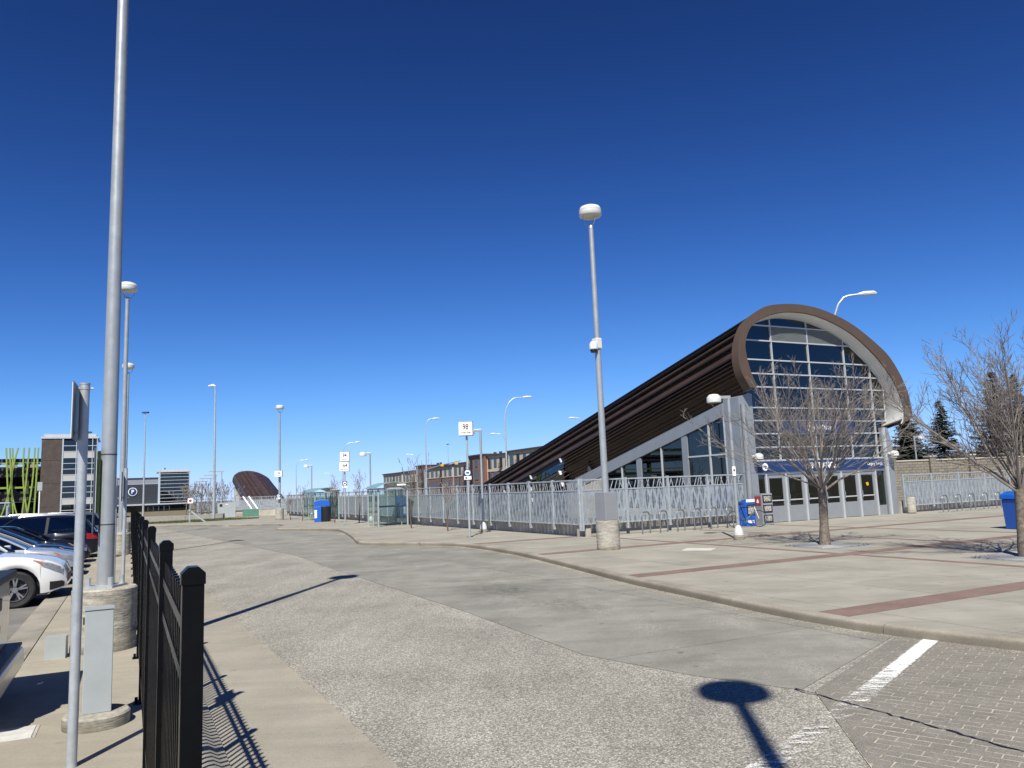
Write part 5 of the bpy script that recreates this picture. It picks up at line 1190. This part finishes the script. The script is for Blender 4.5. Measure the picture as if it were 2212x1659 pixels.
def spot(k, L_, nose=0.25, rev=False):     # nose/tail overhangs the kerb a little
    return lft(-1.74+nose-L_/2, parked(k), 0.0)
car('parked_suv', 'white SUV with an orange front marker, nose towards the black fence', 'car', spot(0, 4.8, 0.42), IN, 'suv', 'white')
car('parked_sedan', 'dark blue sedan beside the white SUV', 'car', spot(1, 4.7, 0.25), IN, 'sedan', 'blue')
car('parked_sedan', 'silver sedan between two dark blue sedans', 'car', spot(2, 4.7, 0.38), IN, 'sedan', 'silver')
car('parked_sedan', 'dark blue sedan between the silver and the black sedan', 'car', spot(3, 4.7, 0.33), IN, 'sedan', 'blue')
car('parked_sedan', 'black sedan beside the backed-in black SUV', 'car', spot(4, 4.7, 0.4), IN, 'sedan', 'black')
car('parked_suv', 'black SUV backed in with a red tail light and silver roof rails', 'car', spot(5, 4.8, 0.62), OUT_, 'suv', 'black')
car('parked_suv', 'black SUV parked nose-in beside the backed-in one', 'car', spot(6, 4.8, 0.0), IN, 'suv', 'black')
car('parked_suv', 'white SUV far along the row of dark cars', 'car', spot(7, 4.8, 0.1), OUT_, 'suv', 'white')
car('parked_suv', 'grey SUV backed in near the end of the row', 'car', spot(8, 4.8, 0.75), OUT_, 'suv', 'grey')
car('parked_suv', 'last black SUV of the row along the walk', 'car', spot(9, 4.8, 0.5), IN, 'suv', 'black')
# pickup backed up to the walk, tail showing
pk = thing('pickup_truck', 'cream pickup backed up to the walk with a chrome rear bumper', 'car', lft(-1.25, 0.32, 0.0), AL, 'cars parked beside the walk')
def bxp(nm, material, x0, x1, y0, y1, z0, z1, par=pk, bv=0.02): return MB().box(x0, x1, y0, y1, z0, z1).build(nm, material, par, bevel=bv)
for sd in (-1, 1):
    ya, yb_ = sorted((sd*0.95, sd*0.80))
    poly = [(-2.05, 0.62), (-1.62, 0.62)]+[(-1.15+0.47*math.cos(R(a)), 0.62+0.36*math.sin(R(a))) for a in range(165, 10, -15)]+[(-0.68, 0.62), (-0.06, 0.62), (-0.03, 1.36), (-2.05, 1.36)]
    MB().prism(poly, (0, ya, 0), (1, 0, 0), (0, 0, 1), (0, 1, 0), 0, yb_-ya).build('bed_side', 'paint_cream', pk, bevel=0.03)
    l0, l1 = sorted((sd*0.97, sd*0.83)); bxp('tail_light', 'lens_red', -0.14, -0.02, l0, l1, 0.82, 1.26, bv=0.02)
    for xa in (-1.15, -4.35):
        w0, w1 = sorted((sd*0.70, sd*0.94)); MB().tube([(xa, w0, 0.39), (xa, w0+0.04, 0.39), (xa, w1-0.04, 0.39), (xa, w1, 0.39)], [0.36, 0.39, 0.39, 0.36], 28).build('wheel', 'tyre', pk, True)
        MB().cyl((xa, sd*0.945, 0.39), (xa, sd*0.935, 0.39), 0.24, n=20).build('rim', 'alloy', pk)
tg = bxp('tailgate', 'paint_cream', -0.07, -0.01, -0.80, 0.80, 0.66, 1.34, bv=0.02)
bxp('tailgate_spoiler', 'black_plastic', -0.12, 0.05, -0.82, 0.82, 1.345, 1.42, tg, 0.015); bxp('tailgate_handle', 'black_plastic', -0.012, 0.015, -0.12, 0.12, 1.08, 1.2, tg, 0.01)
MB().prism([(0.16*math.cos(R(a)), 0.065*math.sin(R(a))) for a in range(0, 360, 20)], (-0.008, 0.0, 0.90), (0, 1, 0), (0, 0, 1), (1, 0, 0), 0, 0.012).build('badge', 'navy', tg)
bxp('rear_bumper', 'chrome', -0.12, 0.14, -0.93, 0.93, 0.40, 0.62, bv=0.05); bxp('bumper_step', 'black_plastic', -0.10, 0.12, -0.88, 0.88, 0.625, 0.66, bv=0.01)
bxp('bed_floor', 'black_plastic', -2.0, -0.08, -0.79, 0.79, 0.70, 0.76, bv=0); bxp('chassis', 'black_plastic', -5.2, -0.1, -0.6, 0.6, 0.34, 0.60, bv=0)
MB().prism([(-5.45, 0.5), (-5.45, 1.05), (-4.1, 1.18), (-3.35, 1.86), (-2.2, 1.90), (-2.08, 1.36), (-2.08, 0.5)], (0, -0.93, 0), (1, 0, 0), (0, 0, 1), (0, 1, 0), 0, 1.86).build('cab', 'paint_cream', pk, bevel=0.06)
for sd in (-1, 1):
    y0 = sd*0.932; MB().prism([(-3.85, 1.24), (-3.3, 1.75), (-2.32, 1.78), (-2.25, 1.24)], (0, y0, 0), (1, 0, 0), (0, 0, 1), (0, sd, 0), 0, 0.008).build('side_window', 'glass_car', pk)
MB().box(-2.085, -2.072, -0.7, 0.7, 1.42, 1.82).build('rear_window', 'glass_car', pk)
# ------------------------------------------------------------------ trees
def bare_tree(name, label, loc, H, fork, spread, r0, seed, limbs=9, subs=7, twigs=5, leaf=3, material='bark', grp='bare trees of the plaza', twr=0.0046, upright=0.55, rz=0.0, low=1.0):
    random.seed(seed); t = thing(name, label, 'tree', loc, rz, grp)
    tr = MB(); cr = MB()
    npts = 7; tp = []
    for i in range(npts): f = i/(npts-1); tp.append(Vector((0.03*math.sin(f*4+seed), 0.03*math.cos(f*3+seed), fork*f)))
    tr.tube(tp, [r0*(1.25-0.35*min(1, 2.2*i/(npts-1))) if i < 2 else r0*(0.95-0.1*i/npts) for i in range(npts)], 12)
    def path(p, d, ln, n, wob, up):
        pts = [p.copy()]; d = d.normalized()
        for i in range(n):
            d = (d+Vector((random.gauss(0, wob), random.gauss(0, wob), random.gauss(0, wob)+up))).normalized(); p = p+d*(ln/n); pts.append(p.copy())
        return pts, d
    def at(pts, f):
        x = f*(len(pts)-1); i = min(len(pts)-2, int(x)); return pts[i].lerp(pts[i+1], x-i), (pts[i+1]-pts[i]).normalized()
    def side(d, ang):
        a_ = random.uniform(0, 6.283); u = d.orthogonal().normalized(); v = d.cross(u); return (d*math.cos(ang)+(u*math.cos(a_)+v*math.sin(a_))*math.sin(ang)).normalized()
    for k in range(limbs):
        az = 2*math.pi*(k+random.uniform(-.3, .3))/limbs; inc = random.uniform(0.30, 0.92) if k % 3 else random.uniform(0.05, 0.35)
        d = Vector((math.cos(az)*math.sin(inc)*spread, math.sin(az)*math.sin(inc)*spread, math.cos(inc)*0.85)).normalized()
        ln = min((H-fork)*1.02, (H-fork)*random.uniform(0.82, 1.02)/max(0.62, d.z**0.6)*0.90)
        p0 = tp[-1]-Vector((0, 0, random.uniform(0.0, 0.16)*low)); pts, _ = path(p0, d, ln, 7, 0.07, 0.075*upright)
        rl = r0*random.uniform(0.15, 0.27); cr.tube(pts, [rl*(1-0.86*i/7) for i in range(8)], 6)
        for s_ in range(subs):
            f = 0.18+0.75*(s_+random.random())/subs; p, dd = at(pts, f); d2 = side(dd, random.uniform(0.35, 0.7)); l2 = ln*(1-f*0.62)*random.uniform(0.32, 0.55)
            q, _ = path(p, d2, l2, 5, 0.10, 0.10*upright); r2 = rl*(1-0.8*f)*0.5; cr.tube(q, [max(twr, r2*(1-0.8*i/5)) for i in range(6)], 4)
            for u_ in range(twigs):
                f2 = 0.15+0.8*(u_+random.random())/twigs; p2, d3 = at(q, f2); d4 = side(d3, random.uniform(0.35, 0.75)); l3 = l2*random.uniform(0.28, 0.5)*(1.1-0.4*f2)
                q2, _ = path(p2, d4, l3, 3, 0.12, 0.10*upright); cr.tube(q2, [twr*1.25, twr*1.1, twr*0.9, twr*0.5], 3, caps=False)
                for w_ in range(leaf):
                    p3, d5 = at(q2, random.uniform(0.2, 1.0)); d6 = side(d5, random.uniform(0.3, 0.8)); l4 = l3*random.uniform(0.25, 0.5)
                    q3, _ = path(p3, d6, l4, 2, 0.1, 0.06); cr.tube(q3, [twr*0.85, twr*0.7, twr*0.35], 3, caps=False)
    tr.build('trunk', material, t, True); cr.build('crown', 'twig', t, True)
    return t
bare_tree('bare_tree', 'large bare tree standing in front of the entrance doors', (8.65, 22.09, PZ), 5.5, 1.62, 1.35, 0.130, 12, 21, 10, 7, 3, rz=0.6)
bare_tree('bare_tree', 'large bare tree beside the bright blue plastic bin', (11.1, 17.2, PZ), 5.4, 1.50, 1.08, 0.14, 23, 21, 10, 7, 3)
def grate(label, c, rz, sz):
    g = thing('tree_grate', label, 'tree grate', (c[0], c[1], PZ+0.002), rz, 'tree grates in the plaza')
    MB().box(-sz-0.04, sz+0.04, -sz-0.04, sz+0.04, -0.03, 0.002).build('grate_frame', 'box_dark', g)
    mb = MB(); n = 16
    for k in range(n):
        r_ = 0.22+k*0.085
        if r_ > sz*1.36: break
        pts = []
        for a in range(0, 361, 12):
            x, y = r_*math.cos(R(a)), r_*math.sin(R(a))
            if abs(x) < sz and abs(y) < sz: pts.append((x, y, 0.006))
            else:
                if len(pts) > 1: mb.tube(pts, 0.022, 4, caps=False)
                pts = []
        if len(pts) > 1: mb.tube(pts, 0.022, 4, caps=False)
    for a in range(0, 360, 45): mb.bar((0.2*math.cos(R(a)), 0.2*math.sin(R(a)), 0.008), (sz*math.cos(R(a)), sz*math.sin(R(a)), 0.008), 0.05, 0.02)
    mb.build('grate_ring', 'grate', g)
grate('square iron grate round the tree before the doors', (8.65, 22.09), AL, 0.88); grate('square iron grate round the tree beside the blue bin', (11.1, 17.2), AL, 0.88)
SG2 = 'thin saplings along the bus platform'
for i, (x, y, h_, lab) in enumerate([(-5.82, 42.69, 4.4, 'thin reddish sapling right of the nearer shelter'), (-3.40, 38.17, 2.9, 'short reddish sapling between the nearer shelter and the route 98 sign'), (-11.0, 54.4, 4.0, 'thin sapling right behind the route 94 sign'), (-13.13, 56.15, 3.6, 'thin sapling right of the litter bin'), (-17.51, 63.51, 3.3, 'spreading sapling left of the farther shelter'), (-19.67, 67.48, 2.6, 'small sapling beside the route 156 lamp')]):
    bare_tree('sapling', lab, (x, y, PZ), h_, h_*0.34, 0.55, 0.035, 40+i, 6, 5, 3, 1, 'bark_red', SG2, 0.008, 1.1)
# row of small bare trees by the far building
for i in range(6):
    bare_tree('bare_tree', 'pale bare tree in the far row beside the grey parking building', (-47.6+1.05*i, 112+0.5*(i % 2), 0), 5.2, 1.4, 0.9, 0.09, 60+i, 8, 5, 4, 1, 'bark', 'far row of bare trees', 0.018, 0.9)
def spruce(label, loc, H, rad, seed):
    random.seed(seed); t = thing('spruce_tree', label, 'tree', loc, random.uniform(0, 6), 'spruces behind the block wall')
    MB().tube([(0, 0, 0), (0, 0, H*0.5), (0, 0, H*0.98)], [0.16, 0.10, 0.02], 8).build('trunk', 'bark', t, True)
    mb = MB(); z = H*0.06
    while z < H*0.985:
        f = z/H; rr = rad*(1-f)**0.85*random.uniform(0.72, 1.10)+0.07; nb = max(5, int(15*(1-f)+5))
        for k in range(nb):
            a_ = random.uniform(0, 6.283); ln = rr*random.uniform(0.6, 1.12); dr = random.uniform(0.18, 0.42)
            n = max(4, int(ln/0.10)); c, s_ = math.cos(a_), math.sin(a_)
            for q in range(n):
                u = (q+0.6)/n; x = ln*u; zz = z-ln*dr*u+0.28*ln*u*u
                for sd in (-1, 1):
                    ww = random.uniform(0.16, 0.36)*(1.15-0.6*u); px, py = x*c, x*s_
                    tip = (px+c*0.10-s_*sd*ww, py+s_*0.10+c*sd*ww, zz-random.uniform(0.0, 0.14))
                    mb.add([(px-c*0.10, py-s_*0.10, zz+0.03), (px+c*0.10, py+s_*0.10, zz-0.02), tip], [(0, 1, 2)])
                if random.random() < 0.5:
                    mb.add([(x*c-0.05*s_, x*s_+0.05*c, zz), (x*c+0.05*s_, x*s_-0.05*c, zz), (x*c+0.05*c, x*s_+0.05*s_, zz-random.uniform(0.12, 0.28))], [(0, 1, 2)])
        z += 0.13+0.08*(1-f)
    for k in range(26):
        a_ = random.uniform(0, 6.28); mb.add([(0.02*math.cos(a_), 0.02*math.sin(a_), H*0.95), (-0.02*math.cos(a_), -0.02*math.sin(a_), H*0.96), (0.10*math.cos(a_), 0.10*math.sin(a_), H*random.uniform(0.95, 1.01))], [(0, 1, 2)])
    mb.build('crown', 'spruce', t)
for x, y, h_, r_, lab in [(30.6, 60, 7.4, 2.9, 'dark spruce just behind the curled roof edge'), (32.4, 64, 7.0, 2.7, 'dark spruce second from the roof edge'), (34.4, 62, 7.7, 2.6, 'slender spruce standing apart left of the big pair'), (37.6, 60, 9.6, 3.2, 'tall spruce behind the right bare tree'), (40.6, 62, 9.6, 3.2, 'tall spruce right of the tallest pair'), (28.6, 63, 5.8, 2.5, 'low spruce half hidden by the entrance roof'), (43.5, 60, 8.6, 3.0, 'spruce at the far end of the block wall')]:
    spruce(lab, (x, y, 0.2), h_, r_, int(x*10))
random.seed(77)
t = thing('shrub', 'rust-brown leafless shrub above the block wall', 'shrub', (35.6, 59.0, 0.2), 0); mb = MB()
for k in range(900):
    a_ = random.uniform(0, 6.28); r_ = random.random()**0.5*3.0; b_ = Vector((r_*math.cos(a_)*0.25, r_*math.sin(a_)*0.3, 0)); e = Vector((r_*math.cos(a_), r_*math.sin(a_)*0.4, random.uniform(2.2, 5.2)-r_*0.45)); mb.tube([b_, b_.lerp(e, 0.5)+Vector((0, 0, 0.2)), e], [0.012, 0.009, 0.005], 3, caps=False)
mb.build('twigs', 'shrub', t)
# ------------------------------------------------------------------ block retaining wall with piers
bw_ = thing('block_wall', 'tan split-block boundary wall with piers below the spruces', 'wall', (26.3, 54.2, -0.2), R(7))
wx = 0.0; n = 0; pitch_ = 3.0
for i in range(9):
    MB().box(i*pitch_+0.22, (i+1)*pitch_-0.22, 0.0, 0.3, 0, 3.05).build('wall_panel', 'block_wall', bw_)
    MB().box(i*pitch_+0.22, (i+1)*pitch_-0.22, -0.05, 0.35, 3.052, 3.14).build('coping', 'stucco_trim', bw_)
    p_ = MB().box(i*pitch_-0.218, i*pitch_+0.218, -0.22, 0.42, 0, 3.30).build('pier', 'block_wall', bw_); MB().box(i*pitch_-0.27, i*pitch_+0.27, -0.27, 0.47, 3.302, 3.40).build('pier_cap', 'stucco_trim', p_)
# ------------------------------------------------------------------ apartments beyond the tracks
ap = [(233.5, 213.3, 8.4, 5.5, 0), (213.3, 197.7, 8.5, 5.3, 0), (197.7, 190.5, 9.7, 99, 1), (190.5, 169.8, 8.7, 5.9, 0), (169.8, 157.1, 9.1, 5.9, 0), (157.1, 147.5, 10.5, 99, 1), (147.5, 134.8, 10.1, 6.4, 0), (134.8, 112, 10.4, 6.4, 0)]
for bi, (grp_, lab) in enumerate((((0, 1, 2), 'lower beige apartment block with dark roofs at the left end of the row'), ((3, 4), 'beige and brick apartment block behind the signal mast arm'), ((5, 6, 7), 'tall brick apartment block beside the sloping station roof'))):
    segs_ = [ap[i] for i in grp_]; t_end = segs_[-1][1]
    t = thing('apartment_block', lab, 'building', stn(54, t_end, 0), AL, 'apartment row beyond the tracks')
    for si, (ta, tb, zt_, zs, kind) in enumerate(segs_):
        y0, y1 = tb-t_end, ta-t_end; off = -0.8 if kind == 1 else (0.0 if si % 2 else -0.3)
        zs_ = min(zs, zt_)
        if kind == 1: MB().box(off, 12, y0, y1, 0, zt_).build('wall', 'brick_red', t)
        else:
            MB().box(off, 12, y0, y1, 0, zs_).build('wall', 'brick_red', t); MB().box(off, 12, y0, y1, zs_+0.002, zt_).build('wall', 'stucco', t)
            MB().box(off-0.12, off+0.05, y0+0.002, y1-0.002, zs_-0.12, zs_+0.1).build('belt_course', 'stucco_trim', t)
        rf = MB().box(off-0.45, 12.3, y0-0.15, y1+0.15, zt_+0.002, zt_+0.32).build('roof', 'roof_dark', t)
        if si != 0 or bi: 
            for k in range(2): MB().box(5, 5.6, y0+(y1-y0)*(0.3+0.35*k), y0+(y1-y0)*(0.3+0.35*k)+0.6, zt_+0.33, zt_+1.0).build('vent', 'roof_dark', rf)
        nw = max(2, int((y1-y0)/3.1))
        for row, zc in enumerate((zt_-1.75, zt_-4.75, zt_-7.7)):
            if zc < 0.8: continue
            for k in range(nw):
                yc = y0+(y1-y0)*(k+0.5)/nw
                ww, hh = (0.62, 0.95) if (k*7+si*3+row) % 4 else (0.85, 1.15)
                if (k+si) % 5 == 2:   # balcony recess
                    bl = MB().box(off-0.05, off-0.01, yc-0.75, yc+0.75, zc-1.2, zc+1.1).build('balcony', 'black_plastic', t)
                    rl_ = MB()
                    for q in range(9): rl_.box(off-0.42, off-0.39, yc-0.75+q*0.187, yc-0.73+q*0.187, zc-1.2, zc-0.25)
                    rl_.box(off-0.43, off-0.38, yc-0.78, yc+0.78, zc-0.25, zc-0.18); rl_.box(off-0.5, off-0.06, yc-0.8, yc+0.8, zc-1.32, zc-1.2); rl_.build('balcony_rail', 'metal_dark', bl)
                    continue
                wn = MB(); y_a, y_b = yc-ww, yc+ww
                wn.box(off-0.07, off-0.01, y_a-0.09, y_a, zc-hh-0.09, zc+hh+0.09); wn.box(off-0.07, off-0.01, y_b, y_b+0.09, zc-hh-0.09, zc+hh+0.09); wn.box(off-0.07, off-0.01, y_a, y_b, zc+hh, zc+hh+0.09); wn.box(off-0.09, off-0.01, y_a, y_b, zc-hh-0.12, zc-hh); wn.box(off-0.06, off-0.012, yc-0.04, yc+0.04, zc-hh, zc+hh)
                f_ = wn.build('window', 'metal_dark', t); MB().box(off-0.03, off-0.012, y_a, y_b, zc-hh, zc+hh).build('pane', 'glass_dark', f_)
        MB().cyl((off-0.1, y1-0.3, 0), (off-0.1, y1-0.3, zt_), 0.07, n=6).build('downpipe', 'stucco_trim', t)
# ------------------------------------------------------------------ parkade with green fins
pk_ = thing('parkade', 'parking structure with curved green fins, dark brick tower and glass stair', 'building', (-57.76, 106.5, 0), AL)
def pb(nm, material, x0, x1, y0, y1, z0, z1, par=pk_): return MB().box(x0, x1, y0, y1, z0, z1).build(nm, material, par)
for (z0, z1) in ((0, 2.02), (2.045, 5.17), (5.195, 8.27), (8.295, 11.2)): pb('brick_panel', 'brick_dark', -6.62, -4.2, 0.0, 8.0, z0, z1)
rf = pb('tower_roof', 'mullion', -6.75, 0.15, -0.1, 8.0, 11.22, 11.5); pb('roof_parapet', 'mullion', -6.4, -0.15, 0.15, 7.7, 11.502, 11.85, rf)
pb('stair_core', 'deck_dark', -4.1, -0.3, 2.6, 8.0, 0.0, 11.1)
for k, x in enumerate((-4.2, -2.55, -0.62, -0.06)): pb('stair_mullion', 'mullion', x, x+(0.16 if k == 0 else 0.08), -0.06, 0.08, 0.0, 11.2)
rows_ = [0.75, 1.51, 2.31, 3.12, 3.88, 4.68, 5.49, 6.30, 7.06, 7.83, 8.60, 9.46, 10.23, 11.0]
for i in range(len(rows_)-1):
    z0, z1 = rows_[i], rows_[i+1]; pb('stair_transom', 'mullion', -4.05, 0.02, -0.04, 0.06, z0-0.04, z0+0.04)
    sp = i in (2, 6, 10)
    for (x0, x1) in ((-4.03, -2.56), (-2.46, -0.63), (-0.53, -0.07)):
        pb('spandrel' if sp else 'pane', 'spandrel' if sp else 'glass_station', x0, x1, 0.0, 0.03, z0+0.045, z1-0.045)
    pb('side_pane', 'glass_station', 0.0, 0.03, 0.1, 2.4, z0+0.045, z1-0.045)
    if i in (2, 6, 10): pb('landing', 'deck_light', -4.0, -0.3, 0.3, 2.6, z0+0.2, z0+0.5)
# fin-clad decks left of the tower
for lv in range(3):
    z = 0.2+3.15*lv
    pb('deck_slab', 'deck_dark', -46, -6.7, 0.6, 30, z-0.3, z); pb('deck_rail', 'fin_green', -46, -6.7, -0.02, 0.12, z+1.28, z+1.52) if lv in (1, 2) else None
    if lv < 3:
        pb('deck_upstand', 'deck_dark', -46, -6.7, 0.8, 0.95, z, z+0.9); pb('deck_back', 'deck_dark', -46, -6.7, 24, 24.3, z, z+(2.8 if lv < 2 else 2.1))
        for q in range(9): pb('deck_opening', 'deck_light', -8.8-q*2.3, -7.6-q*2.3, 5.5, 5.6, z+1.0, z+1.9)
for q in range(6): pb('deck_column', 'deck_dark', -8.6-q*6, -8.0-q*6, 1.0, 1.6, 0, 8.0)
fins = [(-6.95, -7.15, 0.0), (-7.35, -8.0, 0.12), (-8.0, -8.55, 0.05), (-8.6, -7.7, -0.2), (-9.25, -8.8, -0.5), (-10.2, -9.4, 0.0), (-9.9, -11.0, 0.35), (-10.6, -9.9, 0.0), (-11.4, -12.2, 0.1), (-12.0, -11.2, -0.3), (-13.0, -12.4, 0.1), (-13.6, -14.6, 0.3), (-14.8, -14.2, 0), (-15.4, -16.0, -0.2)]
for (xt, xb, bow) in fins:
    pts = [(xb+(xt-xb)*f+bow*math.sin(math.pi*f)*1.6, -0.25, 0.4+9.6*f) for f in (0, .17, .34, .5, .67, .84, 1)]
    mb = MB()
    for p in pts: mb.v += [(p[0]-0.085, -0.45, p[2]), (p[0]+0.085, -0.45, p[2]), (p[0]+0.085, -0.1, p[2]), (p[0]-0.085, -0.1, p[2])]
    for i in range(6):
        for j in range(4): mb.f.append((i*4+j, i*4+(j+1) % 4, (i+1)*4+(j+1) % 4, (i+1)*4+j))
    mb.f += [(3, 2, 1, 0), (24, 25, 26, 27)]; mb.build('fin', 'fin_green', pk_)
for q in range(16):
    y = 1.2+q*1.5; MB().bar((0.22, y+(q % 3)*0.4, 0.4), (0.22, y+0.9-(q % 2)*1.1, 9.6), 0.34, 0.14, up=(0, 1, 0)).build('fin', 'fin_green', pk_)
pb('side_wall', 'deck_dark', -0.1, 0.0, 2.5, 26, 0, 8.6)
pb('parapet', 'deck_dark', -46, -6.7, 0.6, 0.8, 8.1, 8.6)
t = thing('bus_shelter', 'glass shelter at the left edge in front of the green fins', 'bus shelter', lft(-9.5, 70, 0), AL, 'glass bus shelters')
for x in (-4.5, 0.0):
    for y in (0, 1.8): MB().box(x-0.06, x+0.06, y-0.06, y+0.06, 0, 2.5).build('post', 'galv', t)
MB().box(-4.7, 0.2, -0.2, 2.0, 2.5, 2.62).build('roof', 'galv', t)
for x in (-4.4, -2.2): MB().box(x, x+2.1, 0, 0.02, 0.2, 2.4).build('pane', 'glass_shelter', t)
MB().box(-0.01, 0.01, 0.1, 1.7, 0.2, 2.4).build('pane', 'glass_shelter', t)
t = thing('lot_sign', 'small sign on a white pole in front of the green fins', 'sign', lft(-7.7, 76, 0), AL); MB().cyl((0, 0, 0), (0, 0, 4.3), 0.06, n=8).build('pole', 'white', t); MB().box(-0.2, 0.2, -0.1, -0.07, 3.6, 4.4).build('plate', 'box_grey', t)
# ------------------------------------------------------------------ grey parking building with glass tower
g2 = thing('parking_building', 'dark ribbed parking building with a glass corner tower and round emblem', 'building', (-82.0, 194.7, 0), AL)
k_ = 1.5
def gb(nm, material, x0, x1, y0, y1, z0, z1, par=g2):
    zz = lambda z: max(-0.3, 2.06+(z-2.06)*k_); return MB().box(x0*k_, x1*k_, y0, y1, zz(z0), zz(z1)).build(nm, material, par)
gb('tower_core', 'deck_dark', -4.4, -0.2, 2.5, 9, 0.7, 6.9)
gb('tower_roof', 'mullion', -4.95, 0.1, -0.2, 9, 7.0, 7.2); gb('roof_parapet', 'mullion', -4.4, -0.2, 0.2, 8, 7.205, 7.48); gb('roof_unit', 'metal_dark', -3.9, -3.7, 1, 2, 7.49, 7.75)
gb('tower_post', 'mullion', -4.75, -4.5, -0.15, 0.15, 1.9, 7.0); gb('tower_post', 'mullion', -0.1, 0.0, -0.15, 0.15, 0.7, 7.0)
zs = [2.18, 2.76, 3.33, 3.90, 4.48, 5.08, 5.66, 6.20, 6.75]
for i, z in enumerate(zs):
    gb('tower_transom', 'mullion', -4.5, -0.1, -0.22, 0.1, z-0.035, z+0.035)
    if i < len(zs)-1:
        for x in (-4.49, -3.4, -2.3, -1.2): gb('pane', 'glass_station', x+0.01, x+1.08, -0.05, 0.0, z+0.04, zs[i+1]-0.04)
for i in range(16): gb('rib_panel', 'metal_dark', -22, -4.8, 0.4+(0.06 if i % 2 else 0), 9, 1.95+i*0.2, 2.145+i*0.2)
gb('upper_screen', 'box_dark', -22, -4.8, 0.5, 0.7, 5.2, 6.05); gb('screen_cap', 'metal_dark', -22, -4.8, 0.3, 0.9, 6.06, 6.2)
for x in (-7.0, -9.5, -12): gb('screen_post', 'metal_dark', x, x+0.12, 0.35, 0.45, 1.95, 6.05)
gb('canopy', 'mullion', -16, 0.3, -1.6, 0.3, 1.72, 1.92); gb('lower_wall', 'glass_station', -16, -6.4, 0.0, 0.1, 0.7, 1.7); gb('lower_wall', 'glass_station', -2.9, 0.0, 0.0, 0.1, 0.7, 1.7); gb('lower_core', 'deck_dark', -16, 0, 3, 3.2, 0.7, 1.7)
gb('door_sign', 'navy', -6.3, -3.0, -0.2, -0.1, 1.42, 1.66)
for i in range(5): gb('door_post', 'mullion', -6.3+i*0.8, -6.2+i*0.8, -0.1, 0.1, 0.7, 1.42)
for i in range(4): gb('door', 'glass_door', -6.18+i*0.8, -5.52+i*0.8, -0.02, 0.02, 0.7, 1.4)
cx, cz = -8.56*k_, 2.06+(3.96-2.06)*k_
em = MB().cyl((cx, 0.38, cz), (cx, 0.2, cz), 1.0, n=30).build('emblem', 'white', g2); MB().cyl((cx, 0.199, cz), (cx, 0.15, cz), 0.84, n=30).build('emblem_field', 'navy', em)
text('emblem_letter', 'P', 1.25, 'white_clean', em, (cx, 0.145, cz-0.02), bold=0.03)
# T-shaped light poles beyond the wall
for i in range(6):
    t = thing('shelter_light', 'thin T-topped light pole in the row beside the far bare trees', 'lamp post', (-57.4+3.5*i, 140-7*i, 0), AL, 'T-topped poles'); MB().cyl((0, 0, 0), (0, 0, 4.6+0.25*i), 0.07, n=8).build('pole', 'galv', t); MB().box(-1.6, 0.3, -0.08, 0.08, 4.6+0.25*i, 4.75+0.25*i).build('arm', 'galv', t)
f2 = screen_fence('screen_fence', 'far perforated fence behind the control cabinet and bare trees', (-47.0, 114, 0), R(-12), 8, 2.1, 0.6, 1.9, 2.35, 0.4, SG)
for k in range(2):
    o = MB().tube([(0, 0, 0), (-1.75, 0.4, 2.3)], 0.10, 8).build('diagonal_pipe', 'white'); o.location = (-33.6+0.75*k, 100, 0.1); tag(o, 'white diagonal pipe behind the control cabinet', 'pipe', 'white diagonal pipes')
